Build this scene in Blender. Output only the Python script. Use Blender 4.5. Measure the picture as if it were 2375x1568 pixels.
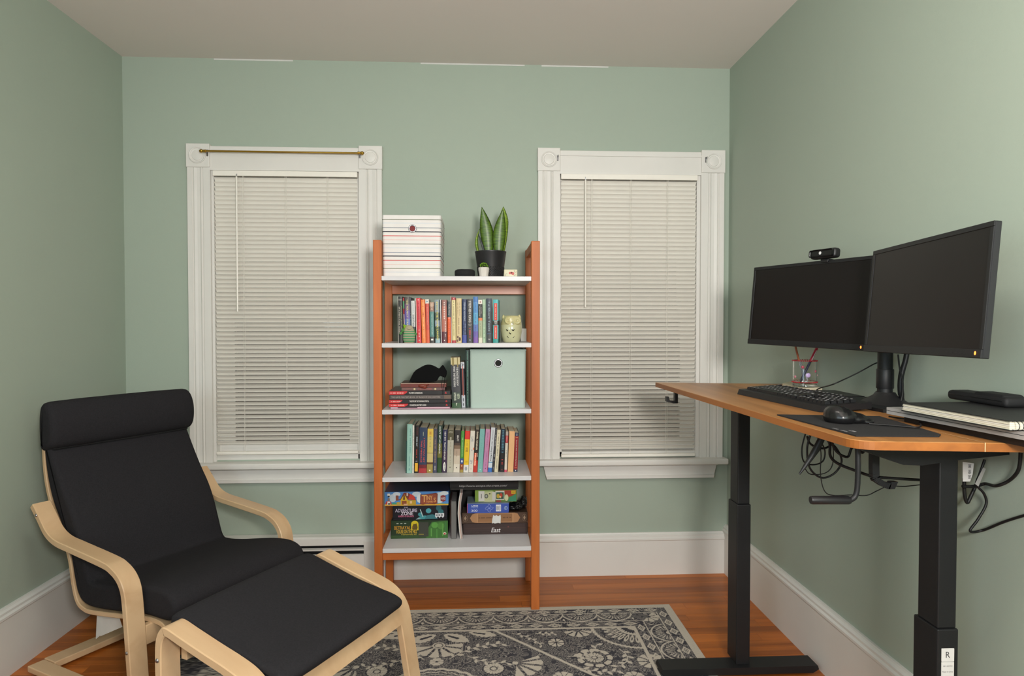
# Small home office: armchair and footstool, ladder bookcase between two shaded windows, standing desk
import bpy, bmesh, math, random
import numpy as np
from mathutils import Vector, Matrix, Euler

for o in list(bpy.data.objects):
    bpy.data.objects.remove(o)
sc = bpy.context.scene
COL = sc.collection
random.seed(7)
PI = math.pi

# ------------------------------------------------------------------ camera
cam_data = bpy.data.cameras.new('camera')
cam_data.sensor_width = 36.0
cam_data.lens = 1520.0 / 2375.0 * 36.0
cam_data.clip_start = 0.02
cam = bpy.data.objects.new('camera', cam_data)
COL.objects.link(cam)
cam.location = (0, 0, 1.2116)
cam.rotation_euler = (PI / 2 - 0.0212, 0, -0.0512)
sc.camera = cam

# ------------------------------------------------------------------ world, lights, exposure
world = bpy.data.worlds.new('world')
sc.world = world
world.use_nodes = True
bg = world.node_tree.nodes['Background']
bg.inputs[0].default_value = (0.30, 0.265, 0.21, 1)
bg.inputs[1].default_value = 0.30

def area(name, loc, target, size, power, color, size_y=None):
    d = bpy.data.lights.new(name, 'AREA')
    d.energy = power; d.color = color
    d.shape = 'RECTANGLE'; d.size = size; d.size_y = size_y or size
    o = bpy.data.objects.new(name, d); COL.objects.link(o)
    o.location = loc
    o.rotation_euler = (Vector(target) - Vector(loc)).to_track_quat('-Z', 'Y').to_euler()
    return o
area('ceiling_lamp_light', (-0.05, 0.7, 2.36), (-0.05, 0.75, 0.0), 0.45, 13.0, (1.0, 0.93, 0.84))
area('bounced_flash_light', (0.42, -0.5, 1.55), (0.28, 1.75, 2.44), 0.35, 62.0, (1.0, 0.955, 0.905))
area('cool_fill_to_right', (-1.3, -0.9, 1.5), (1.2, 1.1, 1.9), 1.0, 22.0, (0.74, 0.89, 1.0))  # unseen cool fill behind the camera, aimed at the right wall
area('cool_fill_to_left', (1.0, -1.0, 1.6), (-1.6, 1.6, 1.7), 0.8, 5.5, (0.50, 0.82, 1.0))  # cool fill added out of view to tint the left wall

sc.view_settings.view_transform = 'Standard'
sc.view_settings.look = 'None'
sc.view_settings.exposure = 0.0
sc.view_settings.gamma = 1.0
sc.view_settings.use_curve_mapping = False

# ------------------------------------------------------------------ colours and materials
def lin(v):
    return v / 12.92 if v <= 0.04045 else ((v + 0.055) / 1.055) ** 2.4
def hx(s):
    s = s.lstrip('#')
    return tuple(lin(int(s[i:i + 2], 16) / 255) for i in (0, 2, 4)) + (1.0,)
MATS = {}
def mat(name, color, rough=0.5, metal=0.0, var=0.06, scale=14.0, bump=0.0, bscale=220.0, stretch=(1, 1, 1),
        spec=0.5, coat=0.0, trans=0.0, emit=0.0, attr=False, alpha=1.0, ior=1.45):
    if name in MATS: return MATS[name]
    if isinstance(color, str): color = hx(color)
    m = bpy.data.materials.new(name); m.use_nodes = True
    nt = m.node_tree; N = nt.nodes; L = nt.links
    b = N['Principled BSDF']
    b.inputs['Roughness'].default_value = rough
    b.inputs['Metallic'].default_value = metal
    b.inputs['Specular IOR Level'].default_value = spec
    b.inputs['Coat Weight'].default_value = coat
    b.inputs['Transmission Weight'].default_value = trans
    b.inputs['IOR'].default_value = ior
    b.inputs['Alpha'].default_value = alpha
    tc = N.new('ShaderNodeTexCoord'); mp = N.new('ShaderNodeMapping')
    mp.inputs['Scale'].default_value = stretch
    L.new(tc.outputs['Object'], mp.inputs['Vector'])
    nz = N.new('ShaderNodeTexNoise'); nz.inputs['Scale'].default_value = scale; nz.inputs['Detail'].default_value = 4
    L.new(mp.outputs[0], nz.inputs['Vector'])
    mx = N.new('ShaderNodeMix'); mx.data_type = 'RGBA'; mx.blend_type = 'MULTIPLY'
    cr = N.new('ShaderNodeValToRGB')
    lo = 1.0 - var * 2
    cr.color_ramp.elements[0].position = 0.3; cr.color_ramp.elements[0].color = (lo, lo, lo, 1)
    cr.color_ramp.elements[1].position = 0.7; cr.color_ramp.elements[1].color = (1, 1, 1, 1)
    L.new(nz.outputs['Fac'], cr.inputs[0])
    mx.inputs[0].default_value = 1.0
    if attr:
        at = N.new('ShaderNodeAttribute'); at.attribute_name = 'Col'
        L.new(at.outputs['Color'], mx.inputs[6])
    else:
        mx.inputs[6].default_value = color
    L.new(cr.outputs[0], mx.inputs[7])
    L.new(mx.outputs[2], b.inputs['Base Color'])
    if bump:
        n2 = N.new('ShaderNodeTexNoise'); n2.inputs['Scale'].default_value = bscale; n2.inputs['Detail'].default_value = 3
        L.new(mp.outputs[0], n2.inputs['Vector'])
        bp = N.new('ShaderNodeBump'); bp.inputs['Strength'].default_value = bump; bp.inputs['Distance'].default_value = 0.002
        L.new(n2.outputs['Fac'], bp.inputs['Height']); L.new(bp.outputs[0], b.inputs['Normal'])
    if emit:
        b.inputs['Emission Color'].default_value = color; b.inputs['Emission Strength'].default_value = emit
    MATS[name] = m
    return m
def wood(name, c1, c2, axis='X', rough=0.4, grain=1.0, coat=0.0, randomise=False):
    """long-grain wood: stretched noise streaks between two tones"""
    if name in MATS: return MATS[name]
    m = bpy.data.materials.new(name); m.use_nodes = True
    nt = m.node_tree; N = nt.nodes; L = nt.links; b = N['Principled BSDF']
    b.inputs['Roughness'].default_value = rough; b.inputs['Coat Weight'].default_value = coat
    tc = N.new('ShaderNodeTexCoord'); mp = N.new('ShaderNodeMapping')
    st = {'X': (1.2, 22, 22), 'Y': (22, 1.2, 22), 'Z': (22, 22, 1.2)}[axis]
    mp.inputs['Scale'].default_value = [s * grain for s in st]
    L.new(tc.outputs['Object'], mp.inputs['Vector'])
    src = mp.outputs[0]
    if randomise:
        oi = N.new('ShaderNodeObjectInfo'); ad = N.new('ShaderNodeVectorMath'); ad.operation = 'ADD'
        sc_ = N.new('ShaderNodeVectorMath'); sc_.operation = 'SCALE'; sc_.inputs['Scale'].default_value = 37.0
        cmb = N.new('ShaderNodeCombineXYZ')
        L.new(oi.outputs['Random'], cmb.inputs[0]); L.new(oi.outputs['Random'], cmb.inputs[1])
        L.new(cmb.outputs[0], sc_.inputs[0]); L.new(sc_.outputs[0], ad.inputs[0]); L.new(src, ad.inputs[1]); src = ad.outputs[0]
    nz = N.new('ShaderNodeTexNoise'); nz.inputs['Scale'].default_value = 1.0; nz.inputs['Detail'].default_value = 5
    nz.inputs['Distortion'].default_value = 0.6
    L.new(src, nz.inputs['Vector'])
    cr = N.new('ShaderNodeValToRGB')
    cr.color_ramp.elements[0].position = 0.3; cr.color_ramp.elements[0].color = hx(c2)
    cr.color_ramp.elements[1].position = 0.62; cr.color_ramp.elements[1].color = hx(c1)
    L.new(nz.outputs['Fac'], cr.inputs[0])
    out = cr.outputs[0]
    if randomise:
        hs = N.new('ShaderNodeHueSaturation')
        mr = N.new('ShaderNodeMapRange'); mr.inputs[3].default_value = 0.82; mr.inputs[4].default_value = 1.12
        L.new(oi.outputs['Random'], mr.inputs[0]); L.new(mr.outputs[0], hs.inputs['Value']); L.new(out, hs.inputs['Color']); out = hs.outputs[0]
    L.new(out, b.inputs['Base Color'])
    bp = N.new('ShaderNodeBump'); bp.inputs['Strength'].default_value = 0.06; bp.inputs['Distance'].default_value = 0.001
    L.new(nz.outputs['Fac'], bp.inputs['Height']); L.new(bp.outputs[0], b.inputs['Normal'])
    MATS[name] = m
    return m

WALL = mat('sage_wall_paint', '#a7b4a6', rough=0.62, var=0.015, scale=1.3, bump=0.10, bscale=160, spec=0.35)
CEIL = mat('ceiling_paint', '#e6ded8', rough=0.9, var=0.015, scale=1.2, spec=0.2)
TRIM = mat('white_trim_paint', '#e2e0db', rough=0.42, var=0.02, scale=6, bump=0.05, bscale=60)
TRIML = mat('white_trim_paint_side', '#dcdcd8', rough=0.42, var=0.02, scale=6)
BLIND = mat('blind_slat_vinyl', '#f4f0e7', rough=0.38, var=0.02, scale=8)
FLOORM = wood('oiled_floorboards', '#bf6c26', '#8c4710', 'X', rough=0.40, grain=0.7, coat=0.0, randomise=True)
GAP = mat('floor_joint_dark', '#2a1408', rough=0.8)
SHELFW = wood('cherry_stained_wood', '#c06a2e', '#9c4f1b', 'Z', rough=0.5, grain=0.9)
SHELFX = wood('cherry_stained_rail', '#c66e38', '#9f511e', 'X', rough=0.34, grain=0.9)
SHELFB = mat('white_shelf_laminate', '#d2d0d2', rough=0.35, var=0.01)
BIRCH = wood('birch_veneer', '#d3b38c', '#c4a07a', 'X', rough=0.38, grain=0.5, coat=0.1)
BIRCHE = wood('birch_ply_edge', '#c79a6c', '#b08252', 'X', rough=0.5, grain=1.2)
FABRIC = mat('black_woven_cotton', '#2d2c2f', rough=0.95, var=0.12, scale=240, bump=0.5, bscale=900, spec=0.15)
FABRIC2 = mat('black_seam', '#1a1a1b', rough=0.95)
BLACKM = mat('black_powder_coat', '#17181a', rough=0.5, var=0.05, bump=0.1, bscale=800)
BLACKP = mat('black_plastic', '#1a1a1c', rough=0.42, var=0.05)
BLACKS = mat('black_bezel_plastic', '#1a1b1d', rough=0.5, var=0.03)
RUBBER = mat('black_rubber_cable', '#121213', rough=0.5)
SCREEN = mat('switched_off_screen', '#171414', rough=0.38, var=0.0, spec=0.30)
DESKW = wood('rustic_oak_laminate', '#b57f49', '#7f5228', 'Y', rough=0.36, grain=0.42)
DESKE = wood('oak_edge_band', '#a5652c', '#895122', 'Y', rough=0.4, grain=0.9)
SEAM = mat('pale_edge_line', '#e0b98a', rough=0.5)
CHROME = mat('chrome', '#b8b8bc', rough=0.32, metal=1.0, var=0.0)
STEEL = mat('brushed_screw', '#9a9a9e', rough=0.3, metal=1.0, var=0.0)
BRASS = mat('aged_brass', '#b58f3e', rough=0.28, metal=1.0, var=0.03)
PAPER = mat('paper_edges', '#d8ccb0', rough=0.9, var=0.10, scale=60, stretch=(60, 1, 1))
PAPERW = mat('white_paper', '#dcdcd8', rough=0.85)
PRINT = mat('printed_cover', '#ffffff', rough=0.42, var=0.03, attr=True)
PRINTM = mat('matt_print', '#ffffff', rough=0.8, var=0.02, attr=True)
GLASSW = mat('window_glass', '#ffffff', rough=0.02, var=0.0, trans=1.0, ior=1.45)
def ink(hexs):
    return mat('ink_' + hexs.strip('#'), hexs, rough=0.5, var=0.0)

# ------------------------------------------------------------------ mesh builder
class MB:
    def __init__(s):
        s.v = []; s.f = []; s.c = []
    def add(s, vs, fs, col=None):
        b = len(s.v)
        s.v += [tuple(p) for p in vs]
        s.f += [tuple(i + b for i in f) for f in fs]
        s.c += [col] * len(fs)
        return s
    def box(s, x0, x1, y0, y1, z0, z1, col=None, M=None):
        vs = [Vector((x, y, z)) for z in (z0, z1) for y in (y0, y1) for x in (x0, x1)]
        if M is not None: vs = [M @ p for p in vs]
        return s.add(vs, [(0, 2, 3, 1), (4, 5, 7, 6), (0, 1, 5, 4), (2, 6, 7, 3), (0, 4, 6, 2), (1, 3, 7, 5)], col)
    def rbox(s, x0, x1, y0, y1, z0, z1, r=0.003, seg=2, col=None, M=None):
        bm = bmesh.new()
        bmesh.ops.create_cube(bm, size=1.0)
        for v in bm.verts:
            v.co = Vector(((x0 + x1) / 2 + v.co.x * (x1 - x0), (y0 + y1) / 2 + v.co.y * (y1 - y0), (z0 + z1) / 2 + v.co.z * (z1 - z0)))
        bmesh.ops.bevel(bm, geom=bm.edges[:], offset=r, segments=seg, profile=0.5, affect='EDGES')
        vs = [(M @ v.co if M is not None else v.co.copy()) for v in bm.verts]
        bm.verts.index_update()
        fs = [[v.index for v in f.verts] for f in bm.faces]
        bm.free()
        return s.add(vs, fs, col)
    def prism(s, poly, axis, a, b, col=None, M=None):
        """poly: 2D points; axis: extrusion axis; poly maps to the other two axes in xyz order"""
        n = len(poly)
        def P(p, t):
            q = {'x': (t, p[0], p[1]), 'y': (p[0], t, p[1]), 'z': (p[0], p[1], t)}[axis]
            return M @ Vector(q) if M is not None else Vector(q)
        vs = [P(p, a) for p in poly] + [P(p, b) for p in poly]
        fs = [tuple(range(n))[::-1], tuple(range(n, 2 * n))] + [(i, (i + 1) % n, n + (i + 1) % n, n + i) for i in range(n)]
        return s.add(vs, fs, col)
    def tube(s, pts, r, n=10, cap=True, col=None, smooth=0):
        pts = [Vector(p) for p in pts]
        if smooth: pts = crom(pts, smooth)
        rs = r if isinstance(r, (list, tuple)) else [r] * len(pts)
        if len(rs) != len(pts):
            rs = [rs[min(len(rs) - 1, int(i / (len(pts) - 1) * (len(rs) - 1) + 0.5))] for i in range(len(pts))]
        vs = []; fs = []
        t0 = (pts[1] - pts[0]).normalized()
        up = Vector((0, 0, 1)) if abs(t0.z) < 0.9 else Vector((1, 0, 0))
        nrm = t0.cross(up).normalized()
        for i, p in enumerate(pts):
            t = (pts[min(i + 1, len(pts) - 1)] - pts[max(i - 1, 0)]).normalized()
            nrm = (nrm - t * nrm.dot(t)).normalized()
            bn = t.cross(nrm)
            for k in range(n):
                a = 2 * PI * k / n
                vs.append(p + (nrm * math.cos(a) + bn * math.sin(a)) * rs[i])
        for i in range(len(pts) - 1):
            for k in range(n):
                fs.append((i * n + k, i * n + (k + 1) % n, (i + 1) * n + (k + 1) % n, (i + 1) * n + k))
        if cap:
            fs.append(tuple(range(n))[::-1]); m = (len(pts) - 1) * n; fs.append(tuple(range(m, m + n)))
        return s.add(vs, fs, col)
    def lathe(s, prof, cx, cy, n=32, col=None, sx=1.0, sy=1.0, M=None):
        vs = []; fs = []
        for (r, z) in prof:
            for k in range(n):
                a = 2 * PI * k / n
                p = Vector((cx + r * sx * math.cos(a), cy + r * sy * math.sin(a), z))
                vs.append(M @ p if M is not None else p)
        for i in range(len(prof) - 1):
            for k in range(n):
                fs.append((i * n + k, i * n + (k + 1) % n, (i + 1) * n + (k + 1) % n, (i + 1) * n + k))
        if prof[0][0] > 1e-6: fs.append(tuple(range(n))[::-1])
        if prof[-1][0] > 1e-6:
            m = (len(prof) - 1) * n; fs.append(tuple(range(m, m + n)))
        return s.add(vs, fs, col)
    def ball(s, c, r, n=12, m=8, col=None):
        rx, ry, rz = (r, r, r) if not isinstance(r, (list, tuple)) else r
        vs = [(c[0], c[1], c[2] - rz)]; fs = []
        for i in range(1, m):
            t = PI * i / m
            for k in range(n):
                a = 2 * PI * k / n
                vs.append((c[0] + rx * math.sin(t) * math.cos(a), c[1] + ry * math.sin(t) * math.sin(a), c[2] - rz * math.cos(t)))
        vs.append((c[0], c[1], c[2] + rz)); e = len(vs) - 1
        for k in range(n): fs.append((0, 1 + (k + 1) % n, 1 + k)); fs.append((e, 1 + (m - 2) * n + k, 1 + (m - 2) * n + (k + 1) % n))
        for i in range(m - 2):
            for k in range(n):
                fs.append((1 + i * n + k, 1 + i * n + (k + 1) % n, 1 + (i + 1) * n + (k + 1) % n, 1 + (i + 1) * n + k))
        return s.add(vs, fs, col)
    def quad(s, a, b, c, d, col=None):
        return s.add([a, b, c, d], [(0, 1, 2, 3)], col)
    def mesh(s, name, m, smooth=None, off=(0, 0, 0)):
        me = bpy.data.meshes.new(name)
        ox, oy, oz = off
        me.from_pydata([(p[0] - ox, p[1] - oy, p[2] - oz) for p in s.v], [], s.f)
        if any(c is not None for c in s.c):
            at = me.color_attributes.new('Col', 'FLOAT_COLOR', 'CORNER')
            buf = []
            for poly, c in zip(me.polygons, s.c):
                c = c or (0.5, 0.5, 0.5, 1)
                if isinstance(c, str): c = hx(c)
                buf += list(c) * poly.loop_total
            at.data.foreach_set('color', buf)
        me.materials.append(m)
        me.update()
        if smooth is not None:
            me.shade_smooth()
            me.set_sharp_from_angle(angle=math.radians(smooth))
        return me

def crom(pts, k=6):
    pts = [Vector(p) for p in pts]; out = []
    for i in range(len(pts) - 1):
        p0 = pts[max(i - 1, 0)]; p1 = pts[i]; p2 = pts[i + 1]; p3 = pts[min(i + 2, len(pts) - 1)]
        for j in range(k):
            t = j / k
            out.append(0.5 * ((2 * p1) + (p2 - p0) * t + (2 * p0 - 5 * p1 + 4 * p2 - p3) * t * t + (3 * p1 - p0 - 3 * p2 + p3) * t ** 3))
    out.append(pts[-1]); return out

def link(name, data, parent=None, loc=(0, 0, 0), rot=(0, 0, 0)):
    o = bpy.data.objects.new(name, data); COL.objects.link(o)
    o.location = loc; o.rotation_euler = rot
    if parent is not None: o.parent = parent
    return o
def thing(name, label, cat, loc=(0, 0, 0), group=None, rot=(0, 0, 0)):
    o = link(name, None, None, loc, rot); o.empty_display_size = 0.05
    o['label'] = label; o['category'] = cat
    if group: o['group'] = group
    return o
def part(name, mb, m, parent, off=None, smooth=None, label=None, loc=(0, 0, 0), kind=None):
    """mesh child; off: world position of the parent's origin when mb is in world coordinates"""
    if off is None: off = WORLD0.get(parent.name, (0, 0, 0))
    o = link(name, mb.mesh(name, m, smooth, off) if isinstance(mb, MB) else mb, parent, loc)
    WORLD0[o.name] = off
    if label: o['label'] = label
    if kind: o['kind'] = kind
    return o
WORLD0 = {}
def world_thing(name, label, cat, loc, group=None):
    o = thing(name, label, cat, loc, group); WORLD0[o.name] = tuple(loc); return o
def solo(name, label, cat, mb, m, loc, group=None, smooth=None):
    o = link(name, mb.mesh(name, m, smooth, loc), None, loc)
    o['label'] = label; o['category'] = cat
    if group: o['group'] = group
    WORLD0[o.name] = tuple(loc)
    return o
def struct(name, mb=None, m=None, loc=(0, 0, 0), smooth=None):
    o = link(name, mb.mesh(name, m, smooth, loc) if mb else None, None, loc)
    o['kind'] = 'structure'; WORLD0[o.name] = tuple(loc)
    return o

# text as flat geometry -------------------------------------------------
def text_mesh(body, w, h, bold=0.0, shear=0.0):
    """mesh of lettering in XY fitted to w x h, centred"""
    cu = bpy.data.curves.new('t', 'FONT'); cu.body = body; cu.resolution_u = 2
    cu.offset = bold; cu.shear = shear; cu.align_x = 'CENTER'; cu.align_y = 'CENTER'
    o = bpy.data.objects.new('t', cu); COL.objects.link(o)
    dg = bpy.context.evaluated_depsgraph_get()
    me = bpy.data.meshes.new_from_object(o.evaluated_get(dg))
    bpy.data.objects.remove(o); bpy.data.curves.remove(cu)
    n = len(me.vertices)
    if not n: return [], []
    co = np.empty(n * 3); me.vertices.foreach_get('co', co); co = co.reshape(-1, 3)
    lo, hi = co.min(0), co.max(0)
    co[:, 0] = (co[:, 0] - (lo[0] + hi[0]) / 2) * w / max(hi[0] - lo[0], 1e-6)
    co[:, 1] = (co[:, 1] - (lo[1] + hi[1]) / 2) * h / max(hi[1] - lo[1], 1e-6)
    fs = [tuple(p.vertices) for p in me.polygons]
    bpy.data.meshes.remove(me)
    return co[:, :2], fs
def letter(mb, body, o, ux, uy, w, h, bold=0.0, col=None, shear=0.0):
    """add lettering to mb: o centre, ux/uy unit vectors of reading direction and letter up"""
    co, fs = text_mesh(body, w, h, bold, shear)
    o = Vector(o); ux = Vector(ux); uy = Vector(uy)
    mb.add([o + ux * float(a) + uy * float(b) for a, b in co], fs, col)
def ticks(mb, o, ux, uy, w, h, n, col=None, seed=1):
    """a row of small strokes standing for print too small to read"""
    rnd = random.Random(seed); o = Vector(o); ux = Vector(ux); uy = Vector(uy)
    for i in range(n):
        if rnd.random() < 0.12: continue
        a = -w / 2 + w * (i + 0.15) / n; b = a + w / n * 0.55; hh = h / 2 * rnd.uniform(0.6, 1.0)
        mb.quad(o + ux * a - uy * hh, o + ux * b - uy * hh, o + ux * b + uy * hh, o + ux * a + uy * hh, col)

# ================================================================== ROOM
D = 3.123; XR = 1.210; XL = -1.633; H = 2.44; YB = -1.3
WIN = {1: dict(x0=-1.234, x1=-0.556), 2: dict(x0=0.387, x1=1.066)}
WZ0, WZ1 = 0.575, 1.925
# floor: sub-floor and separate boards running across the room
fl = MB().box(XL, XR, YB, D, -0.06, -0.014)
floor = struct('floor', fl, GAP)
board_w = 0.0572
rnd = random.Random(3)
plank_meshes = {}
nrow = int((D - YB) / board_w)
for i in range(nrow + 1):
    y1 = D - i * board_w; y0 = max(y1 - board_w + 0.0006, YB)
    if y1 <= YB: break
    x = XL - rnd.uniform(0.0, 0.9)
    while x < XR:
        L_ = rnd.choice((0.9, 1.15, 1.4, 1.7))
        a = max(x, XL); b = min(x + L_, XR)
        if b - a > 0.02:
            key = (round(b - a, 3), round(y1 - y0, 4))
            me = plank_meshes.get(key)
            if me is None:
                me = MB().rbox(0, b - a - 0.0006, 0, y1 - y0, -0.014, 0.0, r=0.0006, seg=1).mesh('plank', FLOORM)
                plank_meshes[key] = me
            link('plank', me, floor, (a, y0, 0))
        x += L_
struct('ceiling', MB().box(XL - 0.1, XR + 0.1, YB - 0.1, D + 0.1, H, H + 0.08), CEIL)
struct('wall_left', MB().box(XL - 0.1, XL, YB, D + 0.12, 0, H), WALL)
struct('wall_right', MB().box(XR, XR + 0.1, YB, D + 0.12, 0, H), WALL)
struct('wall_front', MB().box(XL - 0.1, XR + 0.1, YB - 0.1, YB, 0, H), WALL)
wb = MB()
xs = [XL, WIN[1]['x0'], WIN[1]['x1'], WIN[2]['x0'], WIN[2]['x1'], XR]
for i in (0, 2, 4): wb.box(xs[i], xs[i + 1], D, D + 0.12, 0, H)
for i in (1, 3):
    wb.box(xs[i], xs[i + 1], D, D + 0.12, 0, WZ0); wb.box(xs[i], xs[i + 1], D, D + 0.12, WZ1, H)
wall_back = struct('wall_back', wb, WALL)
for (a, b) in ((-1.22, -0.86), (-0.27, 0.22), (0.30, 0.62)):
    part('paint_streak', MB().rbox(a, b, D - 0.0012, D + 0.001, H - 0.007, H - 0.0005, r=0.0004, seg=1), PAPERW, wall_back)

# skirting boards with a stepped cap moulding
def skirting(name, p0, p1, inward, h, m=TRIM):
    prof = [(0, 0), (0.019, 0), (0.019, h - 0.038), (0.023, h - 0.034), (0.023, h - 0.026), (0.017, h - 0.020), (0.017, h - 0.012), (0.010, h - 0.006), (0.008, h), (0, h)]
    d = (Vector(p1) - Vector(p0)); L_ = d.length; d.normalize(); n = Vector(inward)
    mb = MB(); k = len(prof)
    vs = [Vector(p0) + n * a + Vector((0, 0, b)) for a, b in prof] + [Vector(p1) + n * a + Vector((0, 0, b)) for a, b in prof]
    mb.add(vs, [tuple(range(k)), tuple(range(k, 2 * k))[::-1]] + [(i, k + i, k + (i + 1) % k, (i + 1) % k) for i in range(k)])
    return struct(name, mb, m)
skirting('baseboard_back', (-0.466, D, 0), (XR, D, 0), (0, -1, 0), 0.203)
skirting('baseboard_right', (XR, YB, 0), (XR, D, 0), (-1, 0, 0), 0.235)
skirting('baseboard_left', (XL, YB, 0), (XL, D, 0), (1, 0, 0), 0.238, TRIML)

# ------------------------------------------------------------------ windows
CF = 3.100                                        # casing face
def window(n, ox0, ox1, ix0, ix1, head_z, glass, cls):
    w = struct('window_%d' % n, None, None, ((ox0 + ox1) / 2, D, WZ0))
    def casing(a, b, side):
        # fluted vertical casing: flat, bead, hollow, bead, flat
        prof = [(a, D), (a, CF), (a + (b - a) * .20, CF), (a + (b - a) * .24, CF + 0.006), (a + (b - a) * .30, CF + 0.001),
                (a + (b - a) * .42, CF + 0.004), (a + (b - a) * .55, CF + 0.004), (a + (b - a) * .60, CF + 0.000), (a + (b - a) * .66, CF + 0.006),
                (a + (b - a) * .70, CF + 0.001), (b, CF + 0.001), (b, D)]
        if side: prof = [(a + b - p, q) for p, q in prof][::-1]
        part('casing', MB().prism(prof, 'z', 0.568, head_z - 0.106), TRIM, w)
    casing(ox0 + 0.003, ix0, 0); casing(ix1, ox1 - 0.003, 1)
    part('head_casing', MB().rbox(ix0 - 0.02, ix1 + 0.02, CF + 0.004, D, head_z - 0.104, head_z - 0.008, r=0.003)
         .box(ix0 - 0.01, ix1 + 0.01, CF - 0.002, D, head_z - 0.035, head_z - 0.026)
         .box(ix0 - 0.001, ix1 + 0.001, CF + 0.0022, D, head_z - 0.119, head_z - 0.100), TRIM, w)
    for (a, b) in ((ox0, ix0), (ix1, ox1)):
        blk = part('rosette_block', MB().rbox(a, b, CF - 0.006, D, head_z - 0.108, head_z, r=0.0025), TRIM, w)
        cx = (a + b) / 2; cz = head_z - 0.054
        Mx = Matrix.Translation((cx, CF - 0.006, cz)) @ Matrix.Rotation(PI / 2, 4, 'X')
        part('rosette', MB().lathe([(0.0375, -0.002), (0.0375, 0.0052), (0.0355, 0.0062), (0.0325, 0.0052), (0.030, 0.0012), (0.026, 0.0006), (0.0235, 0.0048), (0.014, 0.0066), (0.006, 0.0075), (0.0001, 0.0078)], 0, 0, 40, M=Mx), TRIM, blk, smooth=40)
    part('window_sill', MB().rbox(ox0 - 0.004, ox1 + 0.012 * (n == 2), 3.058, D + 0.03, 0.541, 0.568, r=0.005, seg=3), TRIM, w, smooth=40)
    a0, a1 = (ox0 + 0.028, ox1 - 0.028)
    ap = [(a0, 0.541), (a0 + 0.017, 0.470), (a1 - 0.017, 0.470), (a1, 0.541)]
    part('apron', MB().prism(ap, 'y', 3.105, D).prism([(a0 + 0.002, 0.533), (a0, 0.541), (a1, 0.541), (a1 - 0.002, 0.533)], 'y', 3.090, D)
         .prism([(a0 + .0145, 0.484), (a0 + 0.018, 0.470), (a1 - 0.018, 0.470), (a1 - .0145, 0.484)], 'y', 3.098, D), TRIM, w)
    # stop beads closing the gap beside the blind
    bx0, bx1 = ((-1.2215, -0.5605) if n == 1 else (0.3885, 1.0485))
    for a, b in ((ix0, bx0), (bx1, ix1)):
        part('stop_bead', MB().rbox(a, b, 3.113, D + 0.03, 0.568, head_z - 0.118, r=0.0015, seg=1), TRIM, w)
    # jambs and sashes
    part('jamb', MB().box(ix0, ix0 + 0.012, D, D + 0.115, WZ0, WZ1).box(ix1 - 0.012, ix1, D, D + 0.115, WZ0, WZ1)
         .box(ix0, ix1, D, D + 0.115, WZ1 - 0.012, WZ1).box(ix0, ix1, D, D + 0.115, WZ0, WZ0 + 0.022), TRIM, w)
    g0, g1 = glass
    for (z0, z1, y, rail0, rail1) in ((0.60, 1.265, D + 0.035, 0.055, 0.032), (1.235, WZ1 - 0.012, D + 0.075, 0.032, 0.045)):
        sh = part('sash', MB().box(ix0 + 0.012, g0, y, y + 0.032, z0, z1).box(g1, ix1 - 0.012, y, y + 0.032, z0, z1)
                  .box(g0, g1, y, y + 0.032, z0, z0 + rail0).box(g0, g1, y, y + 0.032, z1 - rail1, z1), TRIM, w)
        part('glass_pane', MB().box(g0, g1, y + 0.014, y + 0.018, z0 + rail0, z1 - rail1), GLASSW, sh)
    return w
window(1, -1.340, -0.447, -1.234, -0.556, 2.041, (-1.150, -0.615), 0)
window(2, 0.280, 1.181, 0.387, 1.066, 2.043, (0.450, 0.985), 0)

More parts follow.
